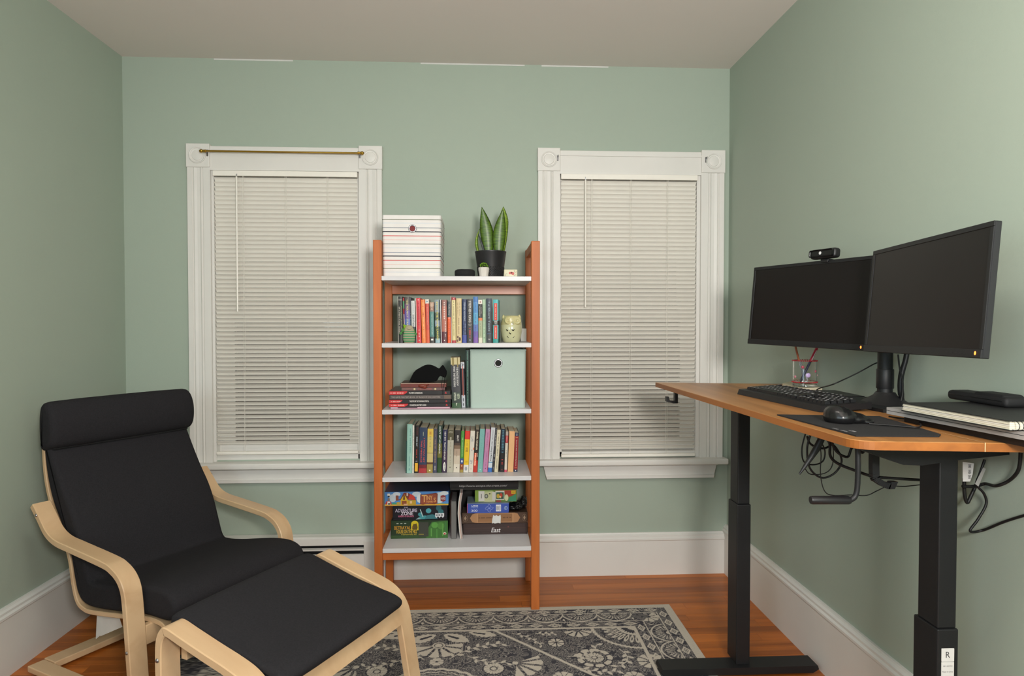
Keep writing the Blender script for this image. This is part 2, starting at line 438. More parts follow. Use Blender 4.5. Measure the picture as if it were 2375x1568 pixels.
# venetian blinds ----------------------------------------------------------
def slat_mesh(w):
    n = 7; th = math.radians(-45.5); W_ = 0.0250; pts = []
    for i in range(n):
        t = i / (n - 1) - 0.5
        y = t * W_; z = 0.0016 * (1 - (2 * t) ** 2)
        pts.append((y * math.cos(th) - z * math.sin(th), y * math.sin(th) + z * math.cos(th)))
    vs = []; fs = []
    for x in (-w / 2, w / 2):
        for (y, z) in pts: vs.append((x, y, z))
        for (y, z) in pts: vs.append((x, y + 0.0003, z + 0.0004))
    m = 2 * n
    for i in range(n - 1):
        fs.append((i, i + 1, m + i + 1, m + i)); fs.append((n + i, m + n + i, m + n + i + 1, n + i + 1))
    fs += [(0, m, m + n, n), (n - 1, 2 * n - 1, m + 2 * n - 1, m + n - 1)]
    return MB().add(vs, fs).mesh('slat', BLIND, 60)
def blind(x0, x1, ztop, zbot, wand_x, wand_len, label, cords):
    xc = (x0 + x1) / 2; y = 3.108
    b = world_thing('window_blind', label, 'blind', (xc, y, zbot), 'venetian blinds over the two windows')
    part('headrail', MB().rbox(x0, x1, y - 0.016, y + 0.014, ztop - 0.025, ztop, r=0.002), BLIND, b)
    sm = slat_mesh(x1 - x0 - 0.005); pitch = 0.02035
    n = int((ztop - 0.040 - zbot - 0.012) / pitch)
    for i in range(n):
        link('slat', sm, b, (random.uniform(-0.0012, 0.0012), 0, ztop - 0.040 - i * pitch - zbot), (random.uniform(-0.02, 0.02), 0, 0))
    part('bottom_rail', MB().rbox(x0 + 0.003, x1 - 0.003, y - 0.012, y + 0.010, zbot - 0.002, zbot + 0.012, r=0.003), BLIND, b)
    for cx in cords:
        part('ladder_cord', MB().tube([(cx, y - 0.011, zbot + 0.01), (cx, y - 0.011, ztop - 0.02)], 0.0007, 5)
             .tube([(cx + 0.006, y - 0.0115, zbot + 0.01), (cx + 0.006, y - 0.0115, ztop - 0.02)], 0.0006, 5), BLIND, b)
    wd = part('tilt_wand', MB().tube([(wand_x, y - 0.022, ztop - 0.03), (wand_x, y - 0.024, ztop - 0.03 - wand_len)], 0.0038, 8), BLIND, b, smooth=40)
    part('wand_hook', MB().tube([(wand_x, y - 0.016, ztop - 0.016), (wand_x, y - 0.024, ztop - 0.020), (wand_x, y - 0.022, ztop - 0.032)], 0.0016, 6), STEEL, wd)
    return b
blind(-1.219, -0.562, 1.919, 0.606, -1.109, 0.620, 'white slatted blind in the left window, under the brass curtain rod, tilt wand at left', (-1.086, -0.893, -0.702))
blind(0.391, 1.046, 1.922, 0.577, 0.506, 0.600, 'white slatted blind in the right window beside the desk, reaching the sill', (0.535, 0.722, 0.899))

rod = world_thing('curtain_rod', 'thin brass cafe curtain rod across the head of the left window', 'curtain rod', (-0.893, 3.07, 1.999))
part('rod', MB().tube([(-1.250, 3.066, 1.9995), (-0.545, 3.066, 1.9985)], 0.0042, 12), BRASS, rod, smooth=40)
for s, x in ((-1, -1.258), (1, -0.534)):
    fin = part('finial', MB().ball((x, 3.066, 1.999), (0.0095, 0.008, 0.008)).tube([(x - s * 0.006, 3.066, 1.999), (x - s * 0.020, 3.066, 1.999)], [0.0055, 0.007], 12), BRASS, rod, smooth=50)
    part('bracket', MB().box(x - s * 0.016 - 0.002, x - s * 0.016 + 0.002, 3.066, 3.0935, 1.996, 2.002).rbox(x - s * 0.016 - 0.004, x - s * 0.016 + 0.004, 3.0915, 3.0935, 1.982, 2.012, r=0.0008, seg=1), STEEL, rod)
for x in (0.375, 1.085):
    solo('rod_bracket', 'empty metal curtain rod bracket by the %s rosette of the right window' % ('left' if x < .5 else 'right'), 'bracket',
         MB().rbox(x - 0.0035, x + 0.0035, 3.0895, 3.0935, 1.982, 2.008, r=0.001, seg=1).tube([(x, 3.092, 1.998), (x + 0.001, 3.080, 2.000), (x, 3.076, 2.006)], 0.0016, 6), STEEL, (x, 3.0935, 1.982))

# hydronic baseboard heater left of the bookcase
hx0, hx1 = -1.52, -0.468
ht = world_thing('baseboard_heater', 'long cream baseboard heater with dark louvre slots under the left window', 'heater', ((hx0 + hx1) / 2, 3.09, 0.0))
part('back_panel', MB().box(hx0, hx1, 3.108, 3.121, 0.01, 0.220), TRIM, ht)
part('top_cover', MB().prism([(3.121, 0.220), (3.078, 0.218), (3.070, 0.212), (3.068, 0.181), (3.074, 0.179), (3.076, 0.208), (3.121, 0.212)], 'x', hx0, hx1), TRIM, ht)
part('slot_shadow_panel', MB().box(hx0 + 0.01, hx1 - 0.066, 3.092, 3.096, 0.130, 0.200), mat('painted_slot_shade', '#121214', rough=0.8, metal=0.0), ht)  # near-black sheet puts the shade of the slots into colour
part('damper_louvre', MB().prism([(3.070, 0.155), (3.088, 0.160), (3.088, 0.164), (3.070, 0.1615)], 'x', hx0 + 0.01, hx1 - 0.066), TRIM, ht)
part('front_panel', MB().prism([(3.068, 0.022), (3.068, 0.134), (3.074, 0.137), (3.080, 0.137), (3.074, 0.134), (3.074, 0.022)], 'x', hx0, hx1 - 0.065), TRIM, ht)
part('end_cap', MB().rbox(hx1 - 0.067, hx1, 3.064, 3.120, 0.010, 0.200, r=0.003), TRIM, ht)

# ================================================================== RUG
# woven flat rug; the pattern is a colour attribute laid over its own grid, in distances from its right (a) and back (b) edges
def build_rug():
    nz = 0.0022
    ys = np.concatenate([np.arange(0.95, 2.02, 0.02), np.arange(2.02, 2.7565, nz)]); ys[-1] = 2.757
    xs_ = np.concatenate([np.arange(-1.09, -0.80, 0.012), np.arange(-0.80, 0.8195, nz)])
    X, Y = np.meshgrid(xs_, ys)
    a = 0.820 - X; b = 2.757 - Y
    Hh, Ww = X.shape
    dark = np.array(hx('#45444a')[:3]); cream = np.array(hx('#c4bbae')[:3]); mid = np.array(hx('#98928c')[:3])
    # hatching: fine wavy strokes over the dark ground
    rs = np.random.RandomState(4)
    def vnoise(s, seed):
        r = np.random.RandomState(seed); g = r.rand(96, 96)
        u = (a * s) % 95; v = (b * s + 7) % 95
        i = np.floor(u).astype(int); j = np.floor(v).astype(int); fu = u - i; fv = v - j
        fu = fu * fu * (3 - 2 * fu); fv = fv * fv * (3 - 2 * fv)
        return (g[i, j] * (1 - fu) * (1 - fv) + g[i + 1, j] * fu * (1 - fv) + g[i, j + 1] * (1 - fu) * fv + g[i + 1, j + 1] * fu * fv)
    w1 = vnoise(22, 1); w2 = vnoise(11, 2)
    ph = (a * 520 * np.cos(w2 * 5) + b * 520 * np.sin(w2 * 5)) + w1 * 26
    h = np.sin(ph) > 0.45
    h &= vnoise(60, 5) > 0.22
    C = np.where(h[..., None], mid, dark)
    def put(mask, col=cream): C[mask] = col
    # --- borders (symmetric about the corner diagonal)
    corner = a < b
    d = np.where(corner, a, b); t = np.where(corner, b, a)
    put(d < 0.036)
    put((d > 0.076) & (d < 0.0805)); put((d > 0.151) & (d < 0.156)); put((d > 0.197) & (d < 0.211))
    def diamonds(dc, half, p, off):
        tt = ((t - off) % p) - p / 2; dd = d - dc
        q = np.abs(tt) / (p * 0.40) + np.abs(dd) / half
        ok = np.abs(dd) < half
        put((q < 1) & ok); put((q < 0.55) & (q > 0.40) & ok, dark); put((q < 0.18) & ok, dark)
    diamonds(0.056, 0.0175, 0.0757, 0.060)
    diamonds(0.176, 0.0165, 0.0757, 0.176)
    # scallops with fans
    p = 0.1428; inb = (d > 0.0805) & (d < 0.151) & (t > 0.186)
    tt = ((t - 0.189) % p) - p / 2; yy = d - 0.080
    arc = 0.067 * np.sqrt(np.clip(1 - (np.abs(tt) / (p / 2)) ** 1.8, 0, 1))
    put(inb & (np.abs(yy - arc) < 0.0038 + 0.006 * (np.abs(tt) / (p / 2)) ** 6))
    rr = np.hypot(tt, yy * 1.1); an = np.arctan2(yy, tt)
    ray_ = np.abs(((an / PI * 11) % 1) - 0.5)
    put(inb & (rr > 0.022) & (rr < 0.055) & (ray_ < 0.11 + 0.10 * (rr - 0.024) / 0.03) & (yy < arc - 0.008))
    put(inb & (rr < 0.011)); put(inb & (rr > 0.013) & (rr < 0.017), dark)
    t2 = ((t - 0.189 + p / 2) % p) - p / 2
    put(inb & ((np.abs(t2) / 0.006 + np.abs(d - 0.132) / 0.011) < 1))
    # corner flower
    def rosette(ca, cb, r0, r1, n, gap=0.18, rot=0.0, a0=None, a1=None, col=cream):
        ra = np.hypot(a - ca, b - cb); th = np.arctan2(b - cb, a - ca) + rot
        q = np.abs(((th / (2 * PI) * n) % 1) - 0.5) * 2
        m = (ra > r0) & (ra < r1 * (1 - 0.12 * q ** 3)) & (q < 1 - gap * r1 / np.maximum(ra, 1e-4))
        if a0 is not None:
            thn = (np.arctan2(b - cb, a - ca) - a0) % (2 * PI); m &= thn < (a1 - a0)
        put(m, col)
    def disc(ca, cb, r, col=cream): put(np.hypot(a - ca, b - cb) < r, col)
    def ring(ca, cb, r, w, col=cream): put(np.abs(np.hypot(a - ca, b - cb) - r) < w, col)
    rosette(0.125, 0.118, 0.010, 0.046, 9, 0.12, a0=0.9, a1=4.2)
    fld = (a > 0.211) & (b > 0.211)
    def line(p0, p1, w, col=cream, mask=None):
        p0 = np.array(p0); p1 = np.array(p1); v = p1 - p0; L2 = (v ** 2).sum()
        s = np.clip(((a - p0[0]) * v[0] + (b - p0[1]) * v[1]) / L2, 0, 1)
        dist = np.hypot(a - p0[0] - s * v[0], b - p0[1] - s * v[1])
        m = dist < w
        if mask is not None: m &= mask
        put(m, col)
    def leaf(ca, cb, ang, L_, W_, col=cream, vein=True):
        u = (a - ca) * math.cos(ang) + (b - cb) * math.sin(ang); v = -(a - ca) * math.sin(ang) + (b - cb) * math.cos(ang)
        s = u / L_
        prof = W_ * np.sin(PI * np.clip(s, 0, 1)) ** 0.8 * (1 + 0.10 * np.sin(s * 38))
        m = (s > 0) & (s < 1) & (np.abs(v) < prof)
        put(m, col)
        if vein: put((s > 0.15) & (s < 0.6) & (np.abs(v) < prof * 0.22), dark)
    def sprig(p0, p1, n, side=1, bend=0.0, sz=0.020):
        p0 = np.array(p0); p1 = np.array(p1); v = p1 - p0; nn = np.array([-v[1], v[0]])
        prev = p0
        for i in range(1, n * 2 + 1):
            s = i / (n * 2); q = p0 + v * s + nn * bend * 4 * s * (1 - s)
            line(prev, q, 0.0017); 
            an_ = math.atan2(*(q - prev)[::-1]); sg = 1 if i % 2 else -1
            leaf(q[0], q[1], an_ + sg * 0.9, sz, sz * 0.24, vein=False)
            prev = q
    # quarter medallion in the corner of the field
    Rr = np.hypot((a - 0.205), (b - 0.205))
    put(fld & (np.abs(Rr - 0.168 - 0.002 * np.sin(np.arctan2(b - .205, a - .205) * 60)) < 0.0065))
    thq = np.arctan2(b - 0.205, a - 0.205)
    q = np.abs(((thq / (PI / 2) * 8) % 1) - 0.5) * 2
    put(fld & (Rr > 0.072) & (Rr < 0.132) & (q < 0.75 * np.sin(PI * np.clip((Rr - 0.068) / 0.068, 0, 1)) ** 0.6))
    put(fld & (Rr > 0.088) & (Rr < 0.116) & (q < 0.25 * np.sin(PI * np.clip((Rr - 0.086) / 0.032, 0, 1))), dark)
    put(fld & (Rr < 0.070)); put(fld & (Rr < 0.060 - 0.012 * q), dark); put(fld & (Rr < 0.024 + 0.010 * q))
    # repeats mirrored about the rug's middle at a = 0.97
    for mir in (0, 1):
        f = (lambda v: v) if not mir else (lambda v: 1.94 - v)
        line((f(0.755), 0.211), (f(0.405), 0.575), 0.0062)
        # large double rosette
        ca, cb = f(0.403), 0.436
        disc(ca, cb, 0.068, dark); rosette(ca, cb, 0.046, 0.066, 9, 0.16)
        ring(ca, cb, 0.040, 0.0012, mid); rosette(ca, cb, 0.011, 0.034, 16, 0.10); disc(ca, cb, 0.008)
        disc(f(0.528), 0.318, 0.034, dark); rosette(f(0.528), 0.318, 0.005, 0.031, 8, 0.13)
        rosette(f(0.432), 0.222, 0.012, 0.056, 10, 0.20, a0=0.15, a1=PI - 0.15)
        rosette(f(0.205), 0.470, 0.012, 0.050, 9, 0.2); disc(f(0.205), 0.47, 0.008)
        disc(f(0.768), 0.492, 0.040, dark); rosette(f(0.768), 0.492, 0.014, 0.036, 18, 0.07); disc(f(0.768), 0.492, 0.010)
        aa0, aa1 = (1.40, 3.65) if not mir else (PI - 3.65, PI - 1.40)
        rosette(f(0.690), 0.458, 0.022, 0.098, 13, 0.22, a0=aa0, a1=aa1)
        disc(f(0.690), 0.458, 0.011)
        rosette(f(0.531), 0.565, 0.010, 0.040, 9, 0.10); rosette(f(0.289), 0.572, 0.010, 0.036, 9, 0.10)
        sprig((f(0.690), 0.235), (f(0.585), 0.335), 4, bend=0.1 if not mir else -0.1)
        sprig((f(0.600), 0.240), (f(0.530), 0.245), 3)
        sprig((f(0.500), 0.420), (f(0.380), 0.345), 4, bend=-0.25 if not mir else 0.25, sz=0.028)
        sprig((f(0.300), 0.380), (f(0.330), 0.500), 4, bend=0.25 if not mir else -0.25, sz=0.028)
        sprig((f(0.470), 0.500), (f(0.340), 0.530), 4, bend=-0.1 if not mir else 0.1, sz=0.026)
        sprig((f(0.925), 0.420), (f(0.735), 0.315), 6, bend=0.12 if not mir else -0.12, sz=0.028)
        sprig((f(0.860), 0.400), (f(0.720), 0.455), 4, bend=-0.12 if not mir else 0.12, sz=0.026)
        leaf(f(0.955), 0.232, (PI - 0.55) if not mir else 0.55, 0.115, 0.030)
        leaf(f(0.860), 0.216, (PI - 0.30) if not mir else 0.30, 0.115, 0.024)
    rosette(0.970, 0.318, 0.026, 0.090, 11, 0.20, a0=-0.15, a1=PI + 0.15)
    disc(0.970, 0.318, 0.014); ring(0.970, 0.318, 0.021, 0.003)
    rosette(0.970, 0.436, 0.005, 0.026, 8, 0.06)
    Rm = np.hypot((a - 0.97) / 1.05, b - 0.66); sc_ = 0.006 * np.abs(np.sin(np.arctan2(b - 0.66, a - 0.97) * 12))
    put(fld & (np.abs(Rm - 0.170 - sc_) < 0.006)); put(fld & (np.abs(Rm - 0.150 - sc_) < 0.0025)); 
    put(fld & (Rm < 0.146) & (np.sin(Rm * 420) > 0.2) & (Rm > 0.06), mid); rosette(0.97, 0.66, 0.02, 0.07, 12, 0.1)
    # woven jitter
    C = C * (1 + (rs.rand(Hh, Ww, 1) - 0.5) * 0.12)
    # mesh: grid top plus skirt
    Z = np.full_like(X, 0.0085)
    edge = np.zeros_like(X, bool); edge[0] = edge[-1] = True; edge[:, 0] = edge[:, -1] = True
    Z[edge] = 0.0006
    vs = np.stack([X, Y, Z], -1).reshape(-1, 3)
    idx = np.arange(Hh * Ww).reshape(Hh, Ww)
    q4 = np.stack([idx[:-1, :-1], idx[:-1, 1:], idx[1:, 1:], idx[1:, :-1]], -1).reshape(-1, 4)
    me = bpy.data.meshes.new('rug')
    me.vertices.add(len(vs)); me.vertices.foreach_set('co', vs.ravel())
    me.loops.add(q4.size); me.loops.foreach_set('vertex_index', q4.ravel())
    me.polygons.add(len(q4)); me.polygons.foreach_set('loop_start', np.arange(0, q4.size, 4))
    me.update(calc_edges=True)
    at = me.color_attributes.new('Col', 'FLOAT_COLOR', 'POINT')
    c4 = np.concatenate([C.reshape(-1, 3), np.ones((len(vs), 1))], 1).astype(np.float32)
    at.data.foreach_set('color', c4.ravel())
    me.materials.append(mat('woven_rug_yarn', '#ffffff', rough=0.95, var=0.05, scale=300, bump=0.4, bscale=700, attr=True, spec=0.1))
    return me
rug = link('area_rug', build_rug()); rug['label'] = 'charcoal and cream floral area rug with diamond borders on the wood floor'; rug['category'] = 'rug'
RZ = 0.0092

# ================================================================== BOOKCASE
PX = (-0.4325, -0.3985, 0.2205, 0.2560); PF0, PF1 = 2.725, 2.763; PR0, PR1 = 3.056, 3.094
TOPZ = 1.558
SZ = [1.4098, 1.1330, 0.8568, 0.5758, 0.2791]
bk = world_thing('ladder_bookcase', 'tall open bookcase with orange cherry wood posts and five white shelves between the windows', 'bookcase', (-0.088, 2.90, 0))
for (a, b) in ((PX[0], PX[1]), (PX[2], PX[3])):
    part('front_post', MB().rbox(a, b, PF0, PF1, RZ, TOPZ, r=0.0018, seg=1), SHELFW, bk)
    part('rear_post', MB().rbox(a, b, PR0, PR1, 0.0004, TOPZ, r=0.0018, seg=1), SHELFW, bk)
    part('side_rail', MB().rbox(a + 0.002, b - 0.002, PF1, PR0, TOPZ - 0.036, TOPZ - 0.001, r=0.0015, seg=1), SHELFW, bk)
    part('side_rail', MB().rbox(a + 0.002, b - 0.002, PF1, PR0, 0.226, 0.258, r=0.0015, seg=1), SHELFW, bk)
part('back_rail', MB().rbox(PX[1], PX[2], 3.052, 3.072, 1.350, 1.3905, r=0.0015, seg=1), SHELFX, bk)
part('front_rail', MB().rbox(PX[1], PX[2], 2.728, 2.748, 0.2300, 0.2595, r=0.0015, seg=1), SHELFX, bk)
for z in SZ:
    part('shelf', MB().rbox(PX[1] + 0.0003, PX[2] - 0.0003, 2.7235, 3.052, z - 0.0185, z, r=0.0012, seg=1), SHELFB, bk)

# ================================================================== ARMCHAIR
def strip(mb, pts, w0, w1, t, side='down', k=6):
    """bent-ply strip: centre-line given by its upper face (f,z); swept between w0 and w1, thickness t"""
    c = [Vector((p[0], 0, p[1])) for p in pts]
    c = crom(c, k) if k else c
    n = len(c); top = [(p.x, p.z) for p in c]; bot = []
    for i in range(n):
        d = (c[min(i + 1, n - 1)] - c[max(i - 1, 0)]).normalized()
        bot.append((c[i].x + d.z * t, c[i].z - d.x * t))
    vs = []
    e = min(0.0025, t * 0.15)
    for (f, z), (f2, z2) in zip(top, bot):
        df, dz = (f2 - f) / t * e, (z2 - z) / t * e
        vs += [(f + df, w0, z + dz), (f, w0 + e, z), (f, w1 - e, z), (f + df, w1, z + dz), (f2 - df, w1, z2 - dz), (f2, w1 - e, z2), (f2, w0 + e, z2), (f2 - df, w0, z2 - dz)]
    vs = [(a_, b_, max(c_, RZ)) for a_, b_, c_ in vs]
    fs = [tuple(range(8))]
    for i in range(n - 1):
        for j in range(8):
            fs.append((i * 8 + j, (i + 1) * 8 + j, (i + 1) * 8 + (j + 1) % 8, i * 8 + (j + 1) % 8))
    fs.append(tuple(range((n - 1) * 8, n * 8))[::-1])
    return mb.add(vs, fs)
def cushion(profile, hw, r, bulge=0.0, k=5, seam=False):
    """soft slab: closed (f,z) profile lofted across the width with rounded sides"""
    P = [Vector((p[0], p[1])) for p in profile]
    c3 = crom([Vector((p.x, 0, p.y)) for p in P] + [Vector((P[0].x, 0, P[0].y))], k)[:-1]
    P = [Vector((p.x, p.z)) for p in c3]; n = len(P)
    area_ = sum(P[i].x * P[(i + 1) % n].y - P[(i + 1) % n].x * P[i].y for i in range(n))
    sg = 1 if area_ > 0 else -1
    nm = []
    for i in range(n):
        d = (P[(i + 1) % n] - P[i - 1]).normalized(); nm.append(Vector((d.y, -d.x)) * sg)
    secs = []
    for a in (0, 15, 35, 60, 90):
        a = math.radians(a); secs.append((-hw + r * (1 - math.sin(a)) , r * (1 - math.cos(a))))
    # ordered from the rim outward face to full section
    sec = [(-hw, r), (-hw + r * 0.03, r * 0.72), (-hw + r * 0.16, r * 0.40), (-hw + r * 0.42, r * 0.14), (-hw + r, 0.0)]
    mids = [(-hw * 0.55, -bulge * 0.8), (0, -bulge), (hw * 0.55, -bulge * 0.8)]
    full = sec + mids + [(-w, i) for w, i in sec[::-1]]
    vs = []; fs = []
    for (w, ins) in full:
        for i in range(n):
            q = P[i] - nm[i] * ins
            vs.append((q.x, w, q.y))
    m = len(full)
    for s in range(m - 1):
        for i in range(n):
            fs.append((s * n + i, s * n + (i + 1) % n, (s + 1) * n + (i + 1) % n, (s + 1) * n + i))
    fs.append(tuple(range(n))[::-1]); fs.append(tuple(range((m - 1) * n, m * n)))
    return MB().add(vs, fs)

# chair frame: local x = forward, local y = towards the far side (window), z up
ch = thing('armchair', 'bentwood armchair with black fabric cushion and headrest, standing in the left corner', 'armchair', (-1.362, 2.602, 0), rot=(0, 0, math.radians(-30)))
arm_top = [(0.022, 0.600), (0.060, 0.560), (0.100, 0.518), (0.150, 0.496), (0.230, 0.486), (0.400, 0.467), (0.450, 0.455), (0.490, 0.432), (0.515, 0.398), (0.526, 0.350), (0.536, 0.25), (0.548, 0.12), (0.558, 0.0)]
for s in (-1, 1):
    w0, w1 = (-0.342, -0.284) if s < 0 else (0.284, 0.342)
    armrest = part('armrest', strip(MB(), [(f, max(z, RZ)) for f, z in arm_top], w0, w1, 0.022), BIRCH, ch, smooth=35)
    for z in (0.205, 0.565):
        fx = 0.529 if z < 0.4 else 0.045
        yy = w0 - 0.001 if s < 0 else w1 + 0.001
        Mx = Matrix.Translation((fx, yy, z)) @ Matrix.Rotation(PI / 2 * (1 if s < 0 else -1), 4, 'X')
        part('bolt', MB().lathe([(0.0001, 0.003), (0.004, 0.0025), (0.0055, 0.0)], 0, 0, 12, M=Mx), STEEL, armrest)
    skid = part('skid', MB().rbox(-0.03, 0.545, w0 + 0.002, w1 - 0.002, RZ, 0.030, r=0.003, seg=2), BIRCH, ch)
# cross bars
part('rear_crossbar', MB().rbox(-0.035, 0.030, -0.284, 0.284, RZ, 0.032, r=0.003, seg=2), BIRCH, ch)
part('front_crossbar', MB().rbox(0.512, 0.534, -0.284, 0.284, 0.205, 0.268, r=0.003, seg=2), BIRCH, ch)
# bent seat frame carrying the cushion
fr = [(-0.055, 0.900), (-0.060, 0.830), (-0.050, 0.680), (-0.015, 0.575), (0.045, 0.490), (0.090, 0.400), (0.108, 0.320), (0.130, 0.262), (0.165, 0.243), (0.220, 0.243), (0.370, 0.262), (0.49, 0.280), (0.570, 0.279), (0.600, 0.262)]
for s in (-1, 1):
    w0, w1 = (-0.262, -0.222) if s < 0 else (0.222, 0.262)
    part('seat_frame', strip(MB(), fr, w0, w1, 0.016), BIRCH, ch, smooth=35)
for f, z in ((-0.052, 0.86), (-0.045, 0.66), (0.02, 0.51), (0.100, 0.34)):
    part('back_slat', MB().rbox(f - 0.012, f - 0.002, -0.222, 0.222, z - 0.02, z + 0.02, r=0.002, seg=1), BIRCHE, ch)
back = [(-0.026, 0.800), (-0.006, 0.770), (0.040, 0.690), (0.080, 0.625), (0.128, 0.555), (0.160, 0.490), (0.185, 0.420), (0.212, 0.352),
        (0.250, 0.343), (0.330, 0.352), (0.430, 0.370), (0.520, 0.384), (0.590, 0.386), (0.636, 0.372), (0.658, 0.340), (0.648, 0.305), (0.610, 0.290),
        (0.500, 0.289), (0.380, 0.272), (0.240, 0.257), (0.180, 0.262), (0.145, 0.290), (0.125, 0.345), (0.105, 0.415), (0.060, 0.505), (0.004, 0.590), (-0.030, 0.680), (-0.045, 0.780)]
part('cushion', cushion(back, 0.272, 0.018, 0.004, 4), FABRIC, ch, smooth=60)
pil = [(-0.052, 0.770), (-0.040, 0.762), (-0.006, 0.770), (0.022, 0.790), (0.033, 0.830), (0.030, 0.880), (0.010, 0.922), (-0.020, 0.938), (-0.048, 0.925), (-0.060, 0.880), (-0.060, 0.820)]
part('head_pillow', cushion(pil, 0.283, 0.026, 0.003, 4), FABRIC, ch, smooth=60)
part('pillow_seam', MB().tube([(0.001, -0.262, 0.772), (0.006, 0, 0.772), (0.001, 0.262, 0.772)], 0.0035, 6, smooth=4), FABRIC2, ch, smooth=60)
part('care_label', MB().prism([(0.168, 0.268), (0.158, 0.116), (0.283, 0.176), (0.236, 0.266)], 'y', -0.2022, -0.2014)
     .prism([(0.142, 0.268), (0.126, 0.098), (0.160, 0.122), (0.180, 0.268)], 'y', -0.1990, -0.1982), PAPERW, ch, label='folded white paper care label hanging below the seat')

# ================================================================== FOOTSTOOL
st = thing('footstool', 'bentwood footstool with black fabric pad pushed against the front of the armchair', 'footstool', (-0.62, 1.866, 0), rot=(0, 0, math.radians(-27)))
leg_f = [(-0.020, 0.0), (-0.024, 0.150), (-0.028, 0.300), (-0.030, 0.400), (-0.026, 0.450), (-0.010, 0.478), (0.010, 0.484), (0.060, 0.470), (0.130, 0.450), (0.200, 0.431), (0.245, 0.415), (0.276, 0.394), (0.299, 0.364), (0.312, 0.325), (0.330, 0.230), (0.350, 0.120), (0.371, 0.0)]
for s in (-1, 1):
    w0, w1 = (-0.302, -0.246) if s < 0 else (0.246, 0.302)
    dz = RZ
    lf = part('side_frame', strip(MB(), [(f, max(z, dz)) for f, z in leg_f], w0, w1, 0.022), BIRCH, st, smooth=35)
    for fx, z in ((-0.019, 0.400), (0.290, 0.345)):
        yy = w0 - 0.001 if s < 0 else w1 + 0.001
        Mx = Matrix.Translation((fx, yy, z)) @ Matrix.Rotation(PI / 2 * (1 if s < 0 else -1), 4, 'X')
        part('bolt', MB().lathe([(0.0001, 0.003), (0.004, 0.0025), (0.0055, 0.0)], 0, 0, 12, M=Mx), STEEL, lf)
part('front_rail', MB().prism([(0.284, 0.372), (0.302, 0.376), (0.318, 0.323), (0.300, 0.319)], 'y', -0.246, 0.246, M=None), BIRCH, st)
part('rear_rail', MB().rbox(-0.008, 0.012, -0.246, 0.246, 0.380, 0.440, r=0.002, seg=1), BIRCH, st)
pad = [(-0.052, 0.452), (-0.050, 0.476), (-0.020, 0.488), (0.060, 0.467), (0.160, 0.439), (0.240, 0.423), (0.296, 0.412), (0.322, 0.398), (0.318, 0.378), (0.290, 0.374), (0.180, 0.405), (0.060, 0.434), (-0.030, 0.446)]
part('seat_pad', cushion(pad, 0.243, 0.014, 0.003, 4), FABRIC, st, smooth=60)

# ================================================================== BOOKS
def book(name, label, x0, x1, h, lean, z, yf, depth, bands, marks=(), group=None, page='#efe4c8', hard=0.0015, yaw=0.0, nopage=False):
    """upright book, spine towards the room (-y). bands: [(fraction from top, colour)]; marks: lettering drawn on the spine"""
    w = x1 - x0 - 0.0007
    bk_ = thing('book', label, 'book', ((x0 + x1) / 2, yf, z + 0.0003 + abs(lean) * w / 2), group, (0, math.atan(lean), yaw))
    mb = MB(); hw = w / 2
    fr_ = [b[0] for b in bands] + [1.0]
    for i, (f0, c) in enumerate(bands):
        za = h * (1 - fr_[i + 1]); zb = h * (1 - f0); c = hx(c)
        n = 5; arc = []
        bow = min(0.0015, w * 0.08)
        for k in range(n + 1):
            t = -1 + 2 * k / n; arc.append((t * hw, -bow * (1 - t * t)))
        for k in range(n):
            (xa, ya), (xb, yb_) = arc[k], arc[k + 1]
            mb.add([(xa, ya, za), (xb, yb_, za), (xb, yb_, zb), (xa, ya, zb)], [(0, 1, 2, 3)], c)
        t_ = min(hard, w * 0.2)
        for s in (-1, 1):
            xa, xb = (-hw, -hw + t_) if s < 0 else (hw - t_, hw)
            mb.box(xa, xb, 0.0, depth, za, zb, c)
        if i == 0 or True: mb.box(-hw + t_, hw - t_, 0.0002, 0.001, za, zb, c)
    part('cover', mb, PRINT, bk_, off=(0, 0, 0))
    t_ = min(hard, w * 0.2)
    part('page_block', MB().box(-hw + t_, hw - t_, 0.001, depth - 0.002, 0.0015, h - 0.0018), mat('page_' + page.strip('#'), page, rough=0.9, var=0.12, scale=30, stretch=(40, 1, 1)), bk_, off=(0, 0, 0))
    if marks:
        byc = {}
        for mk in marks:
            kind, txt, f0, f1, hf, c = mk[:6]; dx = mk[6] if len(mk) > 6 else 0.0; bold = mk[7] if len(mk) > 7 else 0.012
            m_ = byc.setdefault(c, MB())
            zc = h * (1 - (f0 + f1) / 2); Lz = h * (f1 - f0)
            o = (dx * w, -min(0.0015, w * 0.08) - 0.0005, zc)
            if kind == 'v': letter(m_, txt, o, (0, 0, -1), (1, 0, 0), Lz, hf * w, bold)
            elif kind == 'h': letter(m_, txt, o, (1, 0, 0), (0, 0, 1), hf * w, Lz, bold)
            elif kind == 't': ticks(m_, o, (0, 0, -1), (1, 0, 0), Lz, hf * w, int(txt), seed=int(f0 * 100) + int(txt))
            elif kind == 'b': m_.quad((o[0] - hf * w / 2, o[1], zc - Lz / 2), (o[0] + hf * w / 2, o[1], zc - Lz / 2), (o[0] + hf * w / 2, o[1], zc + Lz / 2), (o[0] - hf * w / 2, o[1], zc + Lz / 2))
            elif kind == 'd':
                n = 14; vs = [(o[0] + hf * w / 2 * math.cos(2 * PI * k / n), o[1], zc + Lz / 2 * math.sin(2 * PI * k / n)) for k in range(n)]
                m_.add(vs, [tuple(range(n))])
        lay = 0
        for c, m_ in byc.items():
            for i, p in enumerate(m_.v): m_.v[i] = (p[0], p[1] - 0.00012 * lay, p[2])
            part('spine_print', m_, ink(c), bk_, off=(0, 0, 0)); lay += 1
    return bk_

